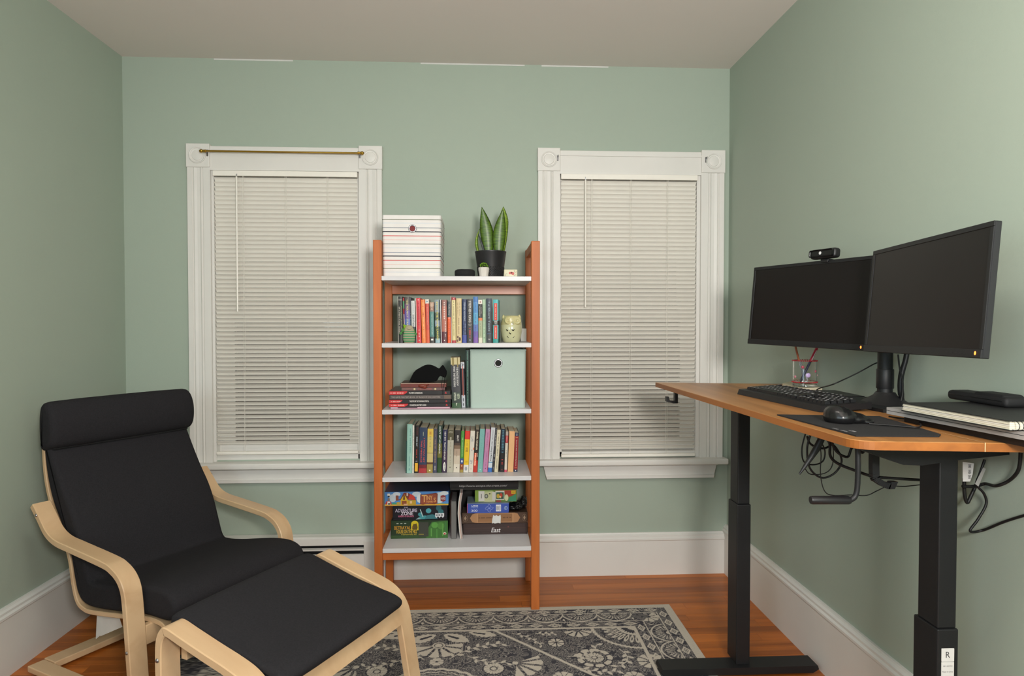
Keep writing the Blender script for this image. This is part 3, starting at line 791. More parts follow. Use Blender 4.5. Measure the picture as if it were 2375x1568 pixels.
# --- second shelf, spines almost flush with the shelf edge
G2 = 'upright books on the second shelf'
Y2 = 2.745; S2 = SZ[1]
UP = [
 ('black paperback with white left edge, at the left end of the second shelf', (-0.3329, -0.3134, 0.193, -0.0085), [(0,'#26231f')],
   [('h','SHERMAN',.055,.068,.7,'#c9c4ba'),('h','ALEXIE',.075,.088,.65,'#c9c4ba'),('v','Absolutely True Diary',.19,.80,.24,'#8fa05a',.22),('v','of a Part-Time Indian',.22,.80,.26,'#c4bfae',-.16),('b','',.0,1.0,.07,'#d8d4c8',-.46)]),
 ('very thin striped red, green and pink booklet beside the black paperback', (-0.3084, -0.304, 0.1878, -0.0261), [(0,'#c8323a'),(.07,'#5fae7a'),(.24,'#c8323a'),(.36,'#cfb6c4')], []),
 ('purple and brown paperback with yellow title, behind the striped figurine', (-0.3037, -0.2821, 0.1916, -0.0177), [(0,'#4c4440'),(.15,'#6a4f6e'),(.30,'#5f4f9a'),(.48,'#5b6fae'),(.62,'#42506a')],
   [('v','THE PERFECT STRANGER',.055,.80,.30,'#d8cf8e')]),
 ('dark navy thin paperback between the purple one and the white EVERYTHING one', (-0.2818, -0.2759, 0.1897, -0.0208), [(0,'#2b2b38'),(.4,'#2f4660'),(.62,'#20242e')], [('t','10',.35,.6,.5,'#7d8f8a')]),
 ('short white paperback reading EVERYTHING, EVERYTHING', (-0.2756, -0.2604, 0.1753, -0.0228), [(0,'#cfd2cf'),(.62,'#2c3540')],
   [('v','EVERYTHING,',.05,.30,.36,'#8a9aa0'),('v','EVERYTHING',.33,.64,.48,'#2a2a2c',0,.012)]),
 ('pale pink very thin spine left of the bright red paperback', (-0.2581, -0.2545, 0.1865, -0.0193), [(0,'#d8c3b8')], []),
 ('bright red paperback with small white emblem at top', (-0.2542, -0.2367, 0.1868, -0.0233), [(0,'#cf3238')],
   [('b','',.035,.05,.3,'#f0dcd4'),('t','12',.10,.62,.45,'#a82630'),('t','5',.70,.88,.25,'#f0c8c0'),('h','M',.93,.96,.3,'#f0dcd4')]),
 ('orange paperback with pale title', (-0.2347, -0.2183, 0.1806, -0.0238), [(0,'#e8813a')], [('t','10',.06,.28,.3,'#f2c078'),('d','',.32,.36,.3,'#b8682a'),('t','16',.40,.90,.3,'#f2c079')]),
 ('coral red paperback with white top block bearing a grey blue dot', (-0.2178, -0.2026, 0.1812, -0.0193), [(0,'#e6ddd2'),(.095,'#cc4b38'),(.7,'#d65a30')],
   [('d','',.03,.07,.45,'#6f93a6'),('t','14',.14,.60,.22,'#dd8a74')]),
 ('shorter paperback, tan top pointing down into a teal band', (-0.2017, -0.1824, 0.1695, -0.0133), [(0,'#b3917a'),(.10,'#8f6a58'),(.23,'#4f7f78'),(.85,'#3c3a36')],
   [('v','THE WEIGHT OF FEATHERS',.28,.80,.22,'#bcd8ce'),('t','8',.03,.19,.5,'#d8c0aa'),('b','',.90,.94,.5,'#eeeae0')]),
 ('grey blue paperback with large yellow lettering', (-0.1794, -0.1595, 0.1804, -0.0186), [(0,'#87939a'),(.30,'#4d5a52'),(.48,'#8c9aa8'),(.62,'#3f5240'),(.90,'#93b0b8')],
   [('v','INTO THE RIVER LANDS',.05,.93,.33,'#ddd05a',0,.015)]),
 ('white thin spine between the grey blue and the dusty pink paperbacks', (-0.1568, -0.1527, 0.1804, -0.0175), [(0,'#d6d6d8')], []),
 ('dusty pink and maroon paperback with spaced white letters', (-0.1518, -0.131, 0.18, -0.0056), [(0,'#8f6058'),(.15,'#b06a5a'),(.74,'#5a2530')],
   [('t','10',.05,.46,.26,'#f2e6da'),('t','10',.50,.86,.2,'#f2e6da',.22),('b','',.93,.955,.2,'#f2e6da')]),
 ('thin paperback with slate blue top half and orange lower half', (-0.1286, -0.1149, 0.1726, -0.0043), [(0,'#39434a'),(.38,'#e55a24')],
   [('v','Colin Meloy',.07,.33,.4,'#dcd8cc'),('t','10',.5,.95,.3,'#b04018'),('b','',.39,.41,.3,'#f2e6da')]),
 ('very thin pale pink pamphlet standing taller than its neighbours', (-0.1137, -0.1101, 0.1942, -0.0124), [(0,'#c9b4a6')], []),
 ('cream spine with red blocks at top and bottom', (-0.1098, -0.094, 0.1894, -0.0079), [(0,'#b23a44'),(.055,'#d9cb94'),(.945,'#b23a44')],
   [('t','18',.08,.50,.2,'#7d6c4a'),('t','16',.58,.85,.2,'#7d6c4a'),('b','',.54,.545,.85,'#7d6c4a'),('h','f',.012,.04,.15,'#f2e0cc')]),
 ('tan paperback with brown birds printed at the foot', (-0.0928, -0.0696, 0.1861, -0.0021), [(0,'#d4bd8c')],
   [('t','24',.06,.40,.16,'#8f7a58',.16),('t','14',.10,.36,.14,'#8f7a58',-.2),('t','16',.44,.80,.18,'#7a6442'),('d','',.84,.90,.3,'#5f4038',-.2),('d','',.87,.96,.4,'#4a2c28',.15),('d','',.92,.98,.3,'#6e4a40',-.25)]),
 ('navy blue paperback with silver white name, left of the charcoal novel', (-0.0673, -0.0487, 0.1821, -0.0005), [(0,'#1d2c54'),(.82,'#3a4696')],
   [('v','STEPHEN HAWKING',.06,.50,.36,'#a8b4c8'),('t','14',.56,.80,.2,'#8f9cc4',.15),('t','20',.50,.85,.15,'#5f6ea8',-.22)]),
 ('thick charcoal paperback with bold silver name over red title', (-0.0475, -0.0239, 0.1827, 0.0), [(0,'#3a383a')],
   [('v','STEPHEN KING',.04,.53,.42,'#d0ccc6',0,.012),('h','GREATEST HITS',.57,.585,.7,'#bdb8b2'),('b','',.60,.605,.5,'#bdb8b2'),('t','9',.66,.88,.36,'#cf3a38'),('h','G',.92,.95,.24,'#c8d8d8')]),
 ('tall hardback fading from sky blue to purple', (-0.0213, -0.0009, 0.1929, -0.0021), [(0,'#3a70b4'),(.12,'#4f8cc4'),(.35,'#58a0c8'),(.60,'#5a78b8'),(.75,'#6a5ca8'),(.88,'#7a54a4')],
   [('t','14',.08,.50,.3,'#2f6ca8'),('t','12',.52,.92,.25,'#4f4a92')]),
 ('paperback with white top, black, orange and pale green bands', (0.0003, 0.0173, 0.1795, -0.0056), [(0,'#e6ded4'),(.095,'#2e2d2c'),(.42,'#d97c46'),(.48,'#a6ac8c'),(.88,'#d8d4c0')],
   [('d','',.03,.07,.36,'#9a6a60'),('v','ALLENDE',.14,.38,.2,'#bcb8b0',-.2),('v','ISABEL',.17,.34,.2,'#bcb8b0',.2),('t','14',.54,.84,.28,'#82946e')]),
 ('pale mint green thin paperback', (0.0182, 0.0299, 0.1813, -0.0063), [(0,'#a9c4a4')], [('t','24',.07,.80,.25,'#6f9078'),('d','',.87,.90,.3,'#4f7a60')]),
 ('wafer thin grey green booklet between mint and dark navy spines', (0.0304, 0.0332, 0.1852, -0.0054), [(0,'#94ac9a')], []),
 ('dark navy grey paperback with teal grey typewriter lettering', (0.0341, 0.0569, 0.1856, -0.0043), [(0,'#2c3848'),(.3,'#2a2e38'),(.82,'#33363a')],
   [('v','Tu Short Texts',.05,.74,.34,'#8fa4b0'),('b','',.79,.80,.75,'#4f6c94'),('h','H',.905,.94,.26,'#e0e0dc')]),
]
for lab, (x0, x1, h, ln), bands, marks in UP:
    book('book', lab, x0, x1, h, ln, S2, Y2, 0.135 if x1 - x0 > 0.004 else 0.12, bands, marks, G2)
x0, x1, h, ln = (0.0599, 0.0824, 0.1811, -0.0041)
book('book', 'teal hardback with two coral red spine panels, right end of the second shelf', x0 + 0.001, x1 + 0.001, h, 0.0, S2, Y2, 0.14,
     [(0, '#4fb0b4'), (.085, '#4fb0b4'), (.49, '#2a2a2a'), (.59, '#4fb0b4'), (.91, '#2f9690')],
     [('b', '', .085, .48, .62, '#cf4a42'), ('b', '', .60, .91, .62, '#cf4a42'), ('t', '14', .10, .46, .16, '#f2c8b8'), ('t', '10', .62, .89, .2, '#f2c8b8'), ('b', '', .505, .52, .6, '#c8c4bc'), ('b', '', .53, .54, .6, '#c8c4bc'), ('b', '', .55, .57, .4, '#8f8c88')], G2, yaw=-0.075)

# --- fourth shelf
G4 = 'upright books on the fourth shelf'
Y4 = 2.802; S4 = SZ[3]
DOWN = [
 ('slim dark green book at the far left end of the fourth shelf', (-0.3109, -0.3067, 0.1366, 0.0212), [(0,'#1f4a44')], []),
 ('pale turquoise paperback with grey title', (-0.3063, -0.2836, 0.2097, 0.0141), [(0,'#95bfb2')], [('t','26',.05,.60,.26,'#5f8c8c',.12),('t','16',.66,.86,.22,'#5f8c8c'),('b','',.90,.945,.25,'#6f9c98')]),
 ('thin white paperback with small grey title', (-0.2832, -0.2757, 0.2046, 0.0125), [(0,'#d8d6cc')], [('t','22',.15,.42,.4,'#7d7a74'),('t','6',.80,.94,.4,'#9a958c')]),
 ('black paperback with white and red title over a yellow tag', (-0.2751, -0.2569, 0.2037, 0.0275), [(0,'#1f1a18')],
   [('v','INSIDE OUT',.24,.44,.3,'#cfd8e0'),('t','12',.04,.20,.4,'#5a2020'),('t','10',.50,.68,.3,'#b83a34'),('b','',.79,.965,.72,'#e0a92c'),('t','3',.74,.78,.5,'#8f8c94')]),
 ('thick navy paperback with coral two-line title and red foot', (-0.2562, -0.222, 0.1944, 0.0252), [(0,'#2b3a54'),(.82,'#6e2228'),(.90,'#a83236')],
   [('v','I HOPE YOU GET',.24,.77,.17,'#d8524a',.14),('v','THIS MESSAGE',.28,.77,.17,'#d8524a',-.20),('t','6',.08,.18,.12,'#b8c0a0')]),
 ('yellow and tan paperback with a brown break near the foot', (-0.2213, -0.1958, 0.1884, 0.0119), [(0,'#d8b84c'),(.18,'#cdb96a'),(.545,'#6e5a34'),(.555,'#c8b478'),(.76,'#5f4028'),(.805,'#a08a48')],
   [('t','5',.06,.13,.4,'#b86a2c'),('t','8',.16,.42,.3,'#a89a5c'),('b','',.93,.955,.25,'#efe6cc')]),
 ('slate violet paperback with tan vertical title', (-0.1952, -0.1779, 0.1882, 0.0141), [(0,'#4d4a58'),(.6,'#45465a')], [('t','24',.24,.80,.4,'#a08268'),('t','8',.84,.96,.3,'#c8c4bc'),('t','12',.05,.18,.2,'#7f7a88')]),
 ('dark green paperback with bold white title, taller than its neighbours', (-0.1772, -0.1579, 0.2029, 0.0239), [(0,'#1f3a30'),(.38,'#5a5a28'),(.55,'#6e6a30'),(.68,'#2c4a24')],
   [('v',"DON'T HIT MY MOMMY!",.025,.59,.36,'#dfe0d8',-.05,.02)]),
 ('dark indigo paperback with spaced white capitals and white oval', (-0.1569, -0.1363, 0.1846, 0.0265), [(0,'#2a2a4c'),(.5,'#3c2a44')],
   [('v','NEW BOY  TRACY CHEVALIER',.045,.70,.33,'#e6e2dc'),('d','',.75,.965,.5,'#ebe8e0'),('t','8',.79,.93,.2,'#3c2a44')]),
 ('light grey paperback with dark olive top', (-0.1357, -0.1091, 0.1839, 0.0256), [(0,'#55503a'),(.245,'#b4b0a0')],
   [('h','TIMOTHY',.03,.045,.6,'#cfc8b0'),('h','SNYDER',.06,.075,.7,'#cfc8b0'),('t','4',.17,.24,.3,'#cfc8b0'),('t','18',.28,.82,.2,'#96907c'),('d','',.86,.89,.2,'#6e6a5c')]),
 ('black and cream paperback reading BEAUTY', (-0.1085, -0.0813, 0.1817, 0.0352), [(0,'#2b2726'),(.30,'#4c3c34'),(.36,'#7d6652'),(.44,'#b09a86'),(.60,'#c9bba8'),(.80,'#d6cdbd')],
   [('v','BEAUTY',.12,.26,.26,'#dcd8d0',.05,.02),('t','12',.48,.62,.16,'#8a7a6c',-.05),('d','',.87,.90,.18,'#3a302c')]),
 ('narrow green paperback with brown patterned foot', (-0.0803, -0.0659, 0.1782, 0.037), [(0,'#4f9040'),(.60,'#3f8a34'),(.66,'#33508c'),(.79,'#8a4a2c'),(.93,'#a08a44')],
   [('t','20',.16,.62,.3,'#a8d098'),('d','',.70,.76,.5,'#e0e4e8'),('d','',.82,.86,.4,'#d8a878')]),
 ('yellow paperback with red top and white foot', (-0.0656, -0.0439, 0.178, 0.0469), [(0,'#d8362c'),(.20,'#e3bd2c'),(.82,'#dcd8d0')],
   [('t','6',.40,.56,.5,'#8f6a1c'),('b','',.73,.735,.6,'#8f6a1c'),('b','',.76,.765,.5,'#8f6a1c'),('d','',.86,.96,.5,'#9aa0a8'),('t','6',.24,.36,.3,'#b8922c')]),
 ('white paperback reading LIAR with grey brush letters', (-0.0436, -0.0239, 0.1779, 0.0526), [(0,'#d9d2c4')],
   [('v','LIAR',.14,.26,.5,'#8a8c92'),('v','&',.45,.48,.3,'#8a8c92'),('v','SPY',.70,.80,.5,'#8a8c92'),('d','',.40,.46,.26,'#d87a52',.4),('t','3',.90,.95,.2,'#c07a6a')]),
 ('black and red paperback reading PIRATES in an orange box', (-0.0235, -0.0054, 0.1838, 0.0579), [(0,'#33261f'),(.35,'#2a211e'),(.72,'#b8322a')],
   [('v','DANIEL HANDLER',.05,.48,.36,'#e8dcc0',.02,.02),('b','',.545,.85,.52,'#e0562e',-.18),('v','PIRATES',.56,.84,.34,'#f2dfc8',-.18),('v','WE ARE',.55,.64,.22,'#e8dcc0',.28)]),
 ('plain turquoise hardback beside the pink one', (-0.0048, 0.0169, 0.1858, 0.0605), [(0,'#78aea8')], [('t','16',.1,.8,.08,'#5a9c96'),('b','',.925,.95,.2,'#a8d8d0')]),
 ('pink paperback with thin spaced lettering', (0.0176, 0.0383, 0.1848, 0.0712), [(0,'#bf86a8'),(.5,'#b880a6')], [('t','14',.06,.42,.22,'#8f5a82'),('t','16',.54,.86,.16,'#8f5a82'),('d','',.90,.93,.2,'#6e4468'),('b','',.0,.95,.06,'#c8365a',.46)]),
 ('white paperback titled Our Iceberg Is Melting with blue foot', (0.039, 0.0568, 0.1921, 0.0796), [(0,'#c9ccd0'),(.77,'#4a8ab0'),(.79,'#c9d2da'),(.90,'#3a6cb4')],
   [('v','Our Iceberg Is Melting',.31,.75,.40,'#2c3034',0,.012),('v','JOHN KOTTER',.06,.27,.26,'#4a4e54')]),
 ('thin charcoal paperback with pale grey lettering', (0.0574, 0.0667, 0.1908, 0.0752), [(0,'#35353a')], [('t','12',.03,.42,.4,'#a8a8ac'),('b','',.59,.66,.4,'#8a8a90'),('b','',.70,.75,.4,'#8a8a90'),('t','4',.85,.96,.3,'#8a8a90')]),
 ('cream paperback with grey hand lettering', (0.0673, 0.0832, 0.1819, 0.0778), [(0,'#d6cdb0')], [('t','26',.16,.62,.32,'#55524c'),('t','12',.68,.92,.28,'#77736a'),('d','',.07,.09,.3,'#9a9484')]),
 ('thin brown black paperback sunk between cream and midnight blue spines', (0.0838, 0.0891, 0.1628, 0.0599), [(0,'#3a2e28')], []),
 ('midnight blue paperback with teal script and red foot title', (0.0898, 0.1096, 0.1859, 0.0355), [(0,'#1c2836'),(.55,'#1d1a1c')],
   [('t','15',.03,.56,.5,'#4f8294'),('t','4',.70,.83,.4,'#c43a34'),('b','',.93,.95,.2,'#a83a34')]),
 ('narrow paperback with red label between white bands', (0.1102, 0.1218, 0.1741, 0.0379), [(0,'#a89c94'),(.10,'#b83236'),(.28,'#d4cbbd'),(.945,'#c8506a')],
   [('t','8',.12,.26,.3,'#e8d0c8'),('t','12',.46,.62,.3,'#8a8278')]),
 ('peach coloured torn spine without title', (0.1231, 0.1492, 0.1748, 0.0409), [(0,'#dfae7c')], [('b','',.02,.98,.05,'#1f1a18',-.47)]),
 ('maroon hardback with navy ends and white title, right end of the fourth shelf', (0.1499, 0.1674, 0.1691, 0.0364), [(0,'#2c3448'),(.09,'#8a2428'),(.94,'#26304e')],
   [('v','Becca the Bear and the Big Storm',.19,.85,.2,'#e0d8cc'),('t','2',.02,.08,.4,'#b8bcc4'),('b','',.115,.13,.6,'#d88a5c'),('b','',.885,.895,.6,'#d88a5c'),('b','',.955,.975,.2,'#e8e4dc')]),
]
for lab, (x0, x1, h, ln), bands, marks in DOWN:
    if lab.startswith('slim dark green'): ln = 0.012
    if lab.startswith('cream paperback'): ln = 0.070
    if lab.startswith('yellow and tan'): ln = 0.022
    if lab.startswith('slate violet'): ln = 0.018
    if lab.startswith('thin brown black'): x0, x1, h, ln = x0 + 0.0004, x0 + 0.0031, 0.11, 0.062
    book('book', lab, x0, x1, h, ln, S4, Y4, 0.15 if 'taller' in lab or x1 - x0 > 0.012 else 0.135, bands, marks, G4)

# --- third shelf: lying books, newest on top
def flat_book(label, x0, x1, z0, z1, yf, depth, col, top, marks, group='role-playing books stacked flat on the third shelf', yaw=0.0, pages=True):
    w = x1 - x0; h = z1 - z0 - 0.0006; xc = (x0 + x1) / 2
    b = thing('book', label, 'book', (xc, yf, z0 + 0.0003), group, (0, 0, yaw))
    mb = MB(); t = min(0.0022, h * 0.22)
    mb.box(-w / 2, w / 2, 0, depth, 0, t, hx(col)).box(-w / 2, w / 2, 0, depth, h - t, h, hx(top)).rbox(-w / 2, w / 2, -0.0008, 0.0022, 0.0, h, r=0.0007, seg=1, col=hx(col))
    part('cover', mb, PRINT, b, off=(0, 0, 0))
    part('page_block', MB().box(-w / 2 + 0.003, w / 2 - 0.003, 0.0022, depth - 0.003, t, h - t), PAPER, b, off=(0, 0, 0))
    byc = {}
    for i, mk in enumerate(marks):
        kind, txt, f0, f1, zf0, zf1, c = mk[:7]
        m_ = byc.setdefault(c, [MB(), i]); o = (-w / 2 + w * (f0 + f1) / 2, -0.0011 - 0.0001 * i, h * (1 - (zf0 + zf1) / 2))
        if kind == 'h': letter(m_[0], txt, o, (1, 0, 0), (0, 0, 1), w * (f1 - f0), h * (zf1 - zf0), 0.01)
        elif kind == 't': ticks(m_[0], o, (1, 0, 0), (0, 0, 1), w * (f1 - f0), h * (zf1 - zf0), int(txt), seed=i + 3)
        elif kind == 'p':
            a, bb = -w / 2 + w * f0, -w / 2 + w * f1; zt, zb = h * (1 - zf0), h * (1 - zf1); e = (zt - zb)
            m_[0].add([(a, o[1], zb), (bb - e * 1.2, o[1], zb), (bb - e * 0.3, o[1], (zt + zb) / 2), (bb, o[1], zt), (a, o[1], zt)], [(0, 1, 2, 3, 4)])
        else: m_[0].quad((-w / 2 + w * f0, o[1], h * (1 - zf1)), (-w / 2 + w * f1, o[1], h * (1 - zf1)), (-w / 2 + w * f1, o[1], h * (1 - zf0)), (-w / 2 + w * f0, o[1], h * (1 - zf0)))
    for c, (m_, i) in byc.items(): part('spine_print', m_, ink(c), b, off=(0, 0, 0))
    return b
def _z(pyc): return pyc
S3 = SZ[2]
fb = [(-0.3667, -0.1187, 0.8543, 0.8629), (-0.3724, -0.1152, 0.8632, 0.8781), (-0.3724, -0.1152, 0.879, 0.8947), (-0.3703, -0.1127, 0.8955, 0.9136), (-0.3724, -0.1168, 0.9142, 0.9302), (-0.3217, -0.1409, 0.9339, 0.9471), (-0.3252, -0.1352, 0.9474, 0.9648)]
z = S3; hs = [max(q[3] - q[2], 0.003) for q in fb]; k_ = (fb[-1][3] - S3) / sum(hs); zz = []
for h_ in hs: zz.append((z, z + h_ * k_)); z += h_ * k_
flat_book('thin pink, white and black magazine at the very bottom of the flat stack', fb[0][0], fb[0][1], *zz[0], 2.752, 0.21, '#b88a9a', '#8a6a78', [('b', '', .12, .45, .1, .6, '#3a2a30'), ('b', '', .45, .98, .25, .6, '#e0c0c8'), ('b', '', .0, .12, .3, .6, '#e0d8dc')])
flat_book("black hardback reading DUNGEON MASTER'S GUIDE with red flash", fb[1][0], fb[1][1], *zz[1], 2.748, 0.215, '#1d1b1c', '#3a2a2a', [('p', '', .0, .31, .08, .95, '#c92b2e'), ('t', '16', .03, .25, .35, .7, '#f0c8c0'), ('h', "DUNGEON MASTER'S GUIDE", .335, .60, .28, .74, '#ebe6e0'), ('h', '&', .915, .95, .25, .75, '#c92b2e')])
flat_book('black hardback reading TALES FROM THE YAWNING PORTAL with short red flash', fb[2][0], fb[2][1], *zz[2], 2.748, 0.215, '#1d1b1c', '#6a3030', [('p', '', .0, .22, .1, .95, '#c02a2e'), ('t', '14', .03, .19, .4, .7, '#f0c8c0'), ('h', 'TALES FROM THE YAWNING PORTAL', .33, .645, .28, .72, '#ebe6e0'), ('h', '&', .91, .945, .25, .75, '#c92b2e')])
flat_book("grey brown softcover reading THE GAME MASTER'S BOOK OF RANDOM ENCOUNTERS", fb[3][0], fb[3][1], *zz[3], 2.746, 0.21, '#4a4341', '#3a3230', [('h', "THE GAME MASTER'S BOOK OF RANDOM ENCOUNTERS", .03, .82, .3, .68, '#a89c94'), ('b', '', .88, .98, .1, .9, '#6a564a')])
flat_book("black hardback reading PLAYER'S HANDBOOK with red flash", fb[4][0], fb[4][1], *zz[4], 2.748, 0.215, '#1d1b1c', '#574a44', [('p', '', .0, .30, .08, .95, '#c92b2e'), ('t', '16', .02, .24, .35, .7, '#f0c8c0'), ('h', "PLAYER'S HANDBOOK", .325, .545, .28, .74, '#ebe6e0'), ('h', '&', .905, .94, .25, .75, '#c92b2e')])
flat_book('small maroon and grey patterned book under the leather journal', fb[5][0], fb[5][1], *zz[5], 2.757, 0.14, '#6a4f4c', '#503838', [('t', '14', .03, .26, .35, .6, '#b8584e'), ('t', '24', .38, .70, .3, .7, '#c8584e'), ('d', '', .28, .32, .2, .8, '#c8b88a'), ('d', '', .76, .80, .2, .8, '#c8b88a'), ('b', '', .90, .985, .2, .8, '#8a5a5e')])
jr = flat_book('reddish brown leather journal with knotted strap, top of the flat stack', fb[6][0], fb[6][1], *zz[6], 2.755, 0.145, '#6e2e24', '#4a2520', [('b', '', .01, .99, .02, .12, '#d8c8b0')])
part('leather_knot', MB().ball((-0.003, -0.004, 0.006), (0.018, 0.006, 0.009), 14, 8).ball((0.006, -0.006, 0.002), (0.010, 0.006, 0.007), 12, 6).ball((0.010, -0.003, 0.011), (0.014, 0.005, 0.004), 12, 6), mat('brown_leather', '#7a3526', rough=0.5, bump=0.2, bscale=300), jr, off=(0, 0, 0), smooth=60)
ZT3 = zz[-1][1]

# cat silhouette resting on the journal
cat_px = [(-0.2931, 0.9661), (-0.2886, 0.9784), (-0.2821, 0.9915), (-0.2739, 1.0063), (-0.2641, 1.0161), (-0.2528, 1.0227), (-0.2397, 1.0301), (-0.2283, 1.0355), (-0.2169, 1.0378), (-0.2055, 1.0374), (-0.1941, 1.0345), (-0.1826, 1.0292), (-0.1745, 1.0243), (-0.1688, 1.0214), (-0.1647, 1.0235), (-0.1581, 1.0317), (-0.1529, 1.0361), (-0.1483, 1.0333), (-0.1418, 1.0219), (-0.1356, 1.0112), (-0.1343, 1.003), (-0.1369, 0.9915), (-0.141, 0.982), (-0.1483, 0.9846), (-0.1565, 0.9882), (-0.1622, 0.9896), (-0.1671, 0.9858), (-0.1709, 0.98), (-0.1737, 0.9735), (-0.1794, 0.9689), (-0.1908, 0.9653), (-0.2136, 0.964), (-0.2462, 0.964), (-0.2788, 0.9645)]
zmin = min(p[1] for p in cat_px); cat_px = [(x, z_ - zmin + ZT3 + 0.0004) for x, z_ in cat_px]
cm = bpy.data.meshes.new('cat'); bmc = bmesh.new()
fv = [bmc.verts.new((x - cat_px[0][0], -0.012, z_ - ZT3)) for x, z_ in cat_px]
f = bmc.faces.new(fv); ret = bmesh.ops.extrude_face_region(bmc, geom=[f])
bmesh.ops.translate(bmc, verts=[v for v in ret['geom'] if isinstance(v, bmesh.types.BMVert)], vec=(0, 0.024, 0))
bmesh.ops.recalc_face_normals(bmc, faces=bmc.faces[:])
bmesh.ops.bevel(bmc, geom=[e for e in bmc.edges if e.is_manifold and e.calc_face_angle(0) > 1.2 and abs(e.verts[0].co.y - e.verts[1].co.y) < 1e-6], offset=0.004, segments=3, affect='EDGES', profile=0.5)
bmc.to_mesh(cm); bmc.free(); cm.materials.append(mat('matt_black_paint', '#0d0d0e', rough=0.9, spec=0.2))
catf = thing('cat_figurine', 'matt black crouching cat silhouette figurine on the leather journal', 'figurine', (cat_px[0][0], 2.80, ZT3))
part('body', cm, None, catf, off=(0, 0, 0))
hx_, hz_ = cat_px[22]
part('hanging_cord', MB().tube([(hx_ - cat_px[0][0] - 0.010, -0.013, hz_ - ZT3 + 0.012), (hx_ - cat_px[0][0] - 0.012, -0.048, 0.004), (hx_ - cat_px[0][0] - 0.012, -0.060, -0.010), (hx_ - cat_px[0][0] - 0.006, -0.060, -0.045)], 0.0009, 6, smooth=4)
     .tube([(hx_ - cat_px[0][0] - 0.004, -0.013, hz_ - ZT3 + 0.012), (hx_ - cat_px[0][0] - 0.002, -0.048, 0.005), (hx_ - cat_px[0][0] - 0.003, -0.060, -0.012), (hx_ - cat_px[0][0] - 0.009, -0.060, -0.048)], 0.0009, 6, smooth=4), RUBBER, catf, off=(0, 0, 0))

# upright books right of the stack
MZ = [(-0.1115, -0.0724), (-0.071, -0.0551), (-0.0533, -0.0369)]
H3 = [0.2132, 0.1941, 0.2451]
book('book', 'thick dark grey hardback with torn cream paper print at its top, third shelf', MZ[0][0], MZ[0][1], H3[0], -0.028, S3, 2.768, 0.155, [(0, '#c9bb8c'), (.14, '#37373c'), (.68, '#34403a'), (.9, '#3c5a3c')],
     [('v', 'THE MONSTERS KNOW', .19, .56, .22, '#d6d4d0', .18), ('v', "WHAT THEY'RE DOING", .17, .58, .22, '#e0deda', -.14), ('v', 'KEITH', .72, .82, .26, '#c6d2b4', .22), ('v', 'AMMANN', .69, .85, .26, '#d2d8c4', -.14), ('h', 'f', .90, .95, .14, '#e8e8d8'), ('b', '', .0, .16, .2, '#8a7a44', -.25), ('b', '', .0, .19, .12, '#8a7a44', .25)], 'upright books on the third shelf')
book('book', 'narrow black hardback with a red and white sword printed down its spine', MZ[1][0], MZ[1][1], H3[1], -0.022, S3, 2.772, 0.17, [(0, '#c4c6cc'), (.14, '#24222c'), (.72, '#b8bcc4'), (.98, '#8f929a')],
     [('b', '', .09, .74, .18, '#b8503c'), ('v', 'A', .02, .10, .5, '#2a2830'), ('d', '', .78, .86, .3, '#55585e'), ('d', '', .89, .96, .3, '#55585e')], 'upright books on the third shelf')
book('book', 'tall dark green book with small vertical title beside the mint box', MZ[2][0], MZ[2][1], H3[2], -0.008, S3, 2.775, 0.19, [(0, '#16302a')],
     [('t', '60', .02, .96, .30, '#5f8f7a')], 'upright books on the third shelf')

# storage bins ---------------------------------------------------------------
def bin_box(name, label, bx, y0, dy, z0, h, flare, m, stripes=None):
    xb0, xb1 = bx; xc = (xb0 + xb1) / 2; hw = (xb1 - xb0) / 2
    b = world_thing(name, label, 'storage box', (xc, y0 + dy / 2, z0))
    lv = sorted(set([0.0, 1.0] + [v for s in (stripes or []) for v in (s[0], s[1])]))
    def rectloop(t, ins=0.0):
        f = flare * t; a = hw + f - ins; d0 = y0 - f * 0.6 + ins; d1 = y0 + dy + f * 0.6 - ins; r = 0.012
        pts = []
        for cx_, cy_, a0 in ((xc + a - r, d0 + r, -90), (xc + a - r, d1 - r, 0), (xc - a + r, d1 - r, 90), (xc - a + r, d0 + r, 180)):
            for k in range(4):
                q = math.radians(a0 + 30 * k); pts.append((cx_ + r * math.cos(q), cy_ + r * math.sin(q)))
        return pts
    def colr(t):
        for s in (stripes or []):
            if s[0] <= t < s[1]: return hx(s[2])
        return hx('#e8e5e2')
    mb = MB()
    for i in range(len(lv) - 1):
        p0, p1 = rectloop(lv[i]), rectloop(lv[i + 1]); n = len(p0)
        mb.add([(x, y, z0 + h * lv[i]) for x, y in p0] + [(x, y, z0 + h * lv[i + 1]) for x, y in p1], [(k, (k + 1) % n, n + (k + 1) % n, n + k) for k in range(n)], colr((lv[i] + lv[i + 1]) / 2) if stripes else None)
    p1, q1 = rectloop(1.0), rectloop(1.0, 0.004); q0 = rectloop(0.02, 0.004); n = len(p1); c = hx('#e8e5e2') if stripes else None
    mb.add([(x, y, z0 + h) for x, y in p1] + [(x, y, z0 + h) for x, y in q1] + [(x, y, z0 + 0.004) for x, y in q0],
           [(k, (k + 1) % n, n + (k + 1) % n, n + k) for k in range(n)] + [(n + k, n + (k + 1) % n, 2 * n + (k + 1) % n, 2 * n + k) for k in range(n)] + [tuple(range(2 * n, 3 * n))], c)
    p0 = rectloop(0.0); mb.add([(x, y, z0) for x, y in p0], [tuple(range(n))[::-1]], c)
    part('fabric_box', mb, m, b, smooth=40)
    return b
BX3 = (-0.034, 0.1988)
TB = 0.2476
mint = mat('mint_canvas', '#b1c3ba', rough=0.85, var=0.03, scale=5, bump=0.25, bscale=500)
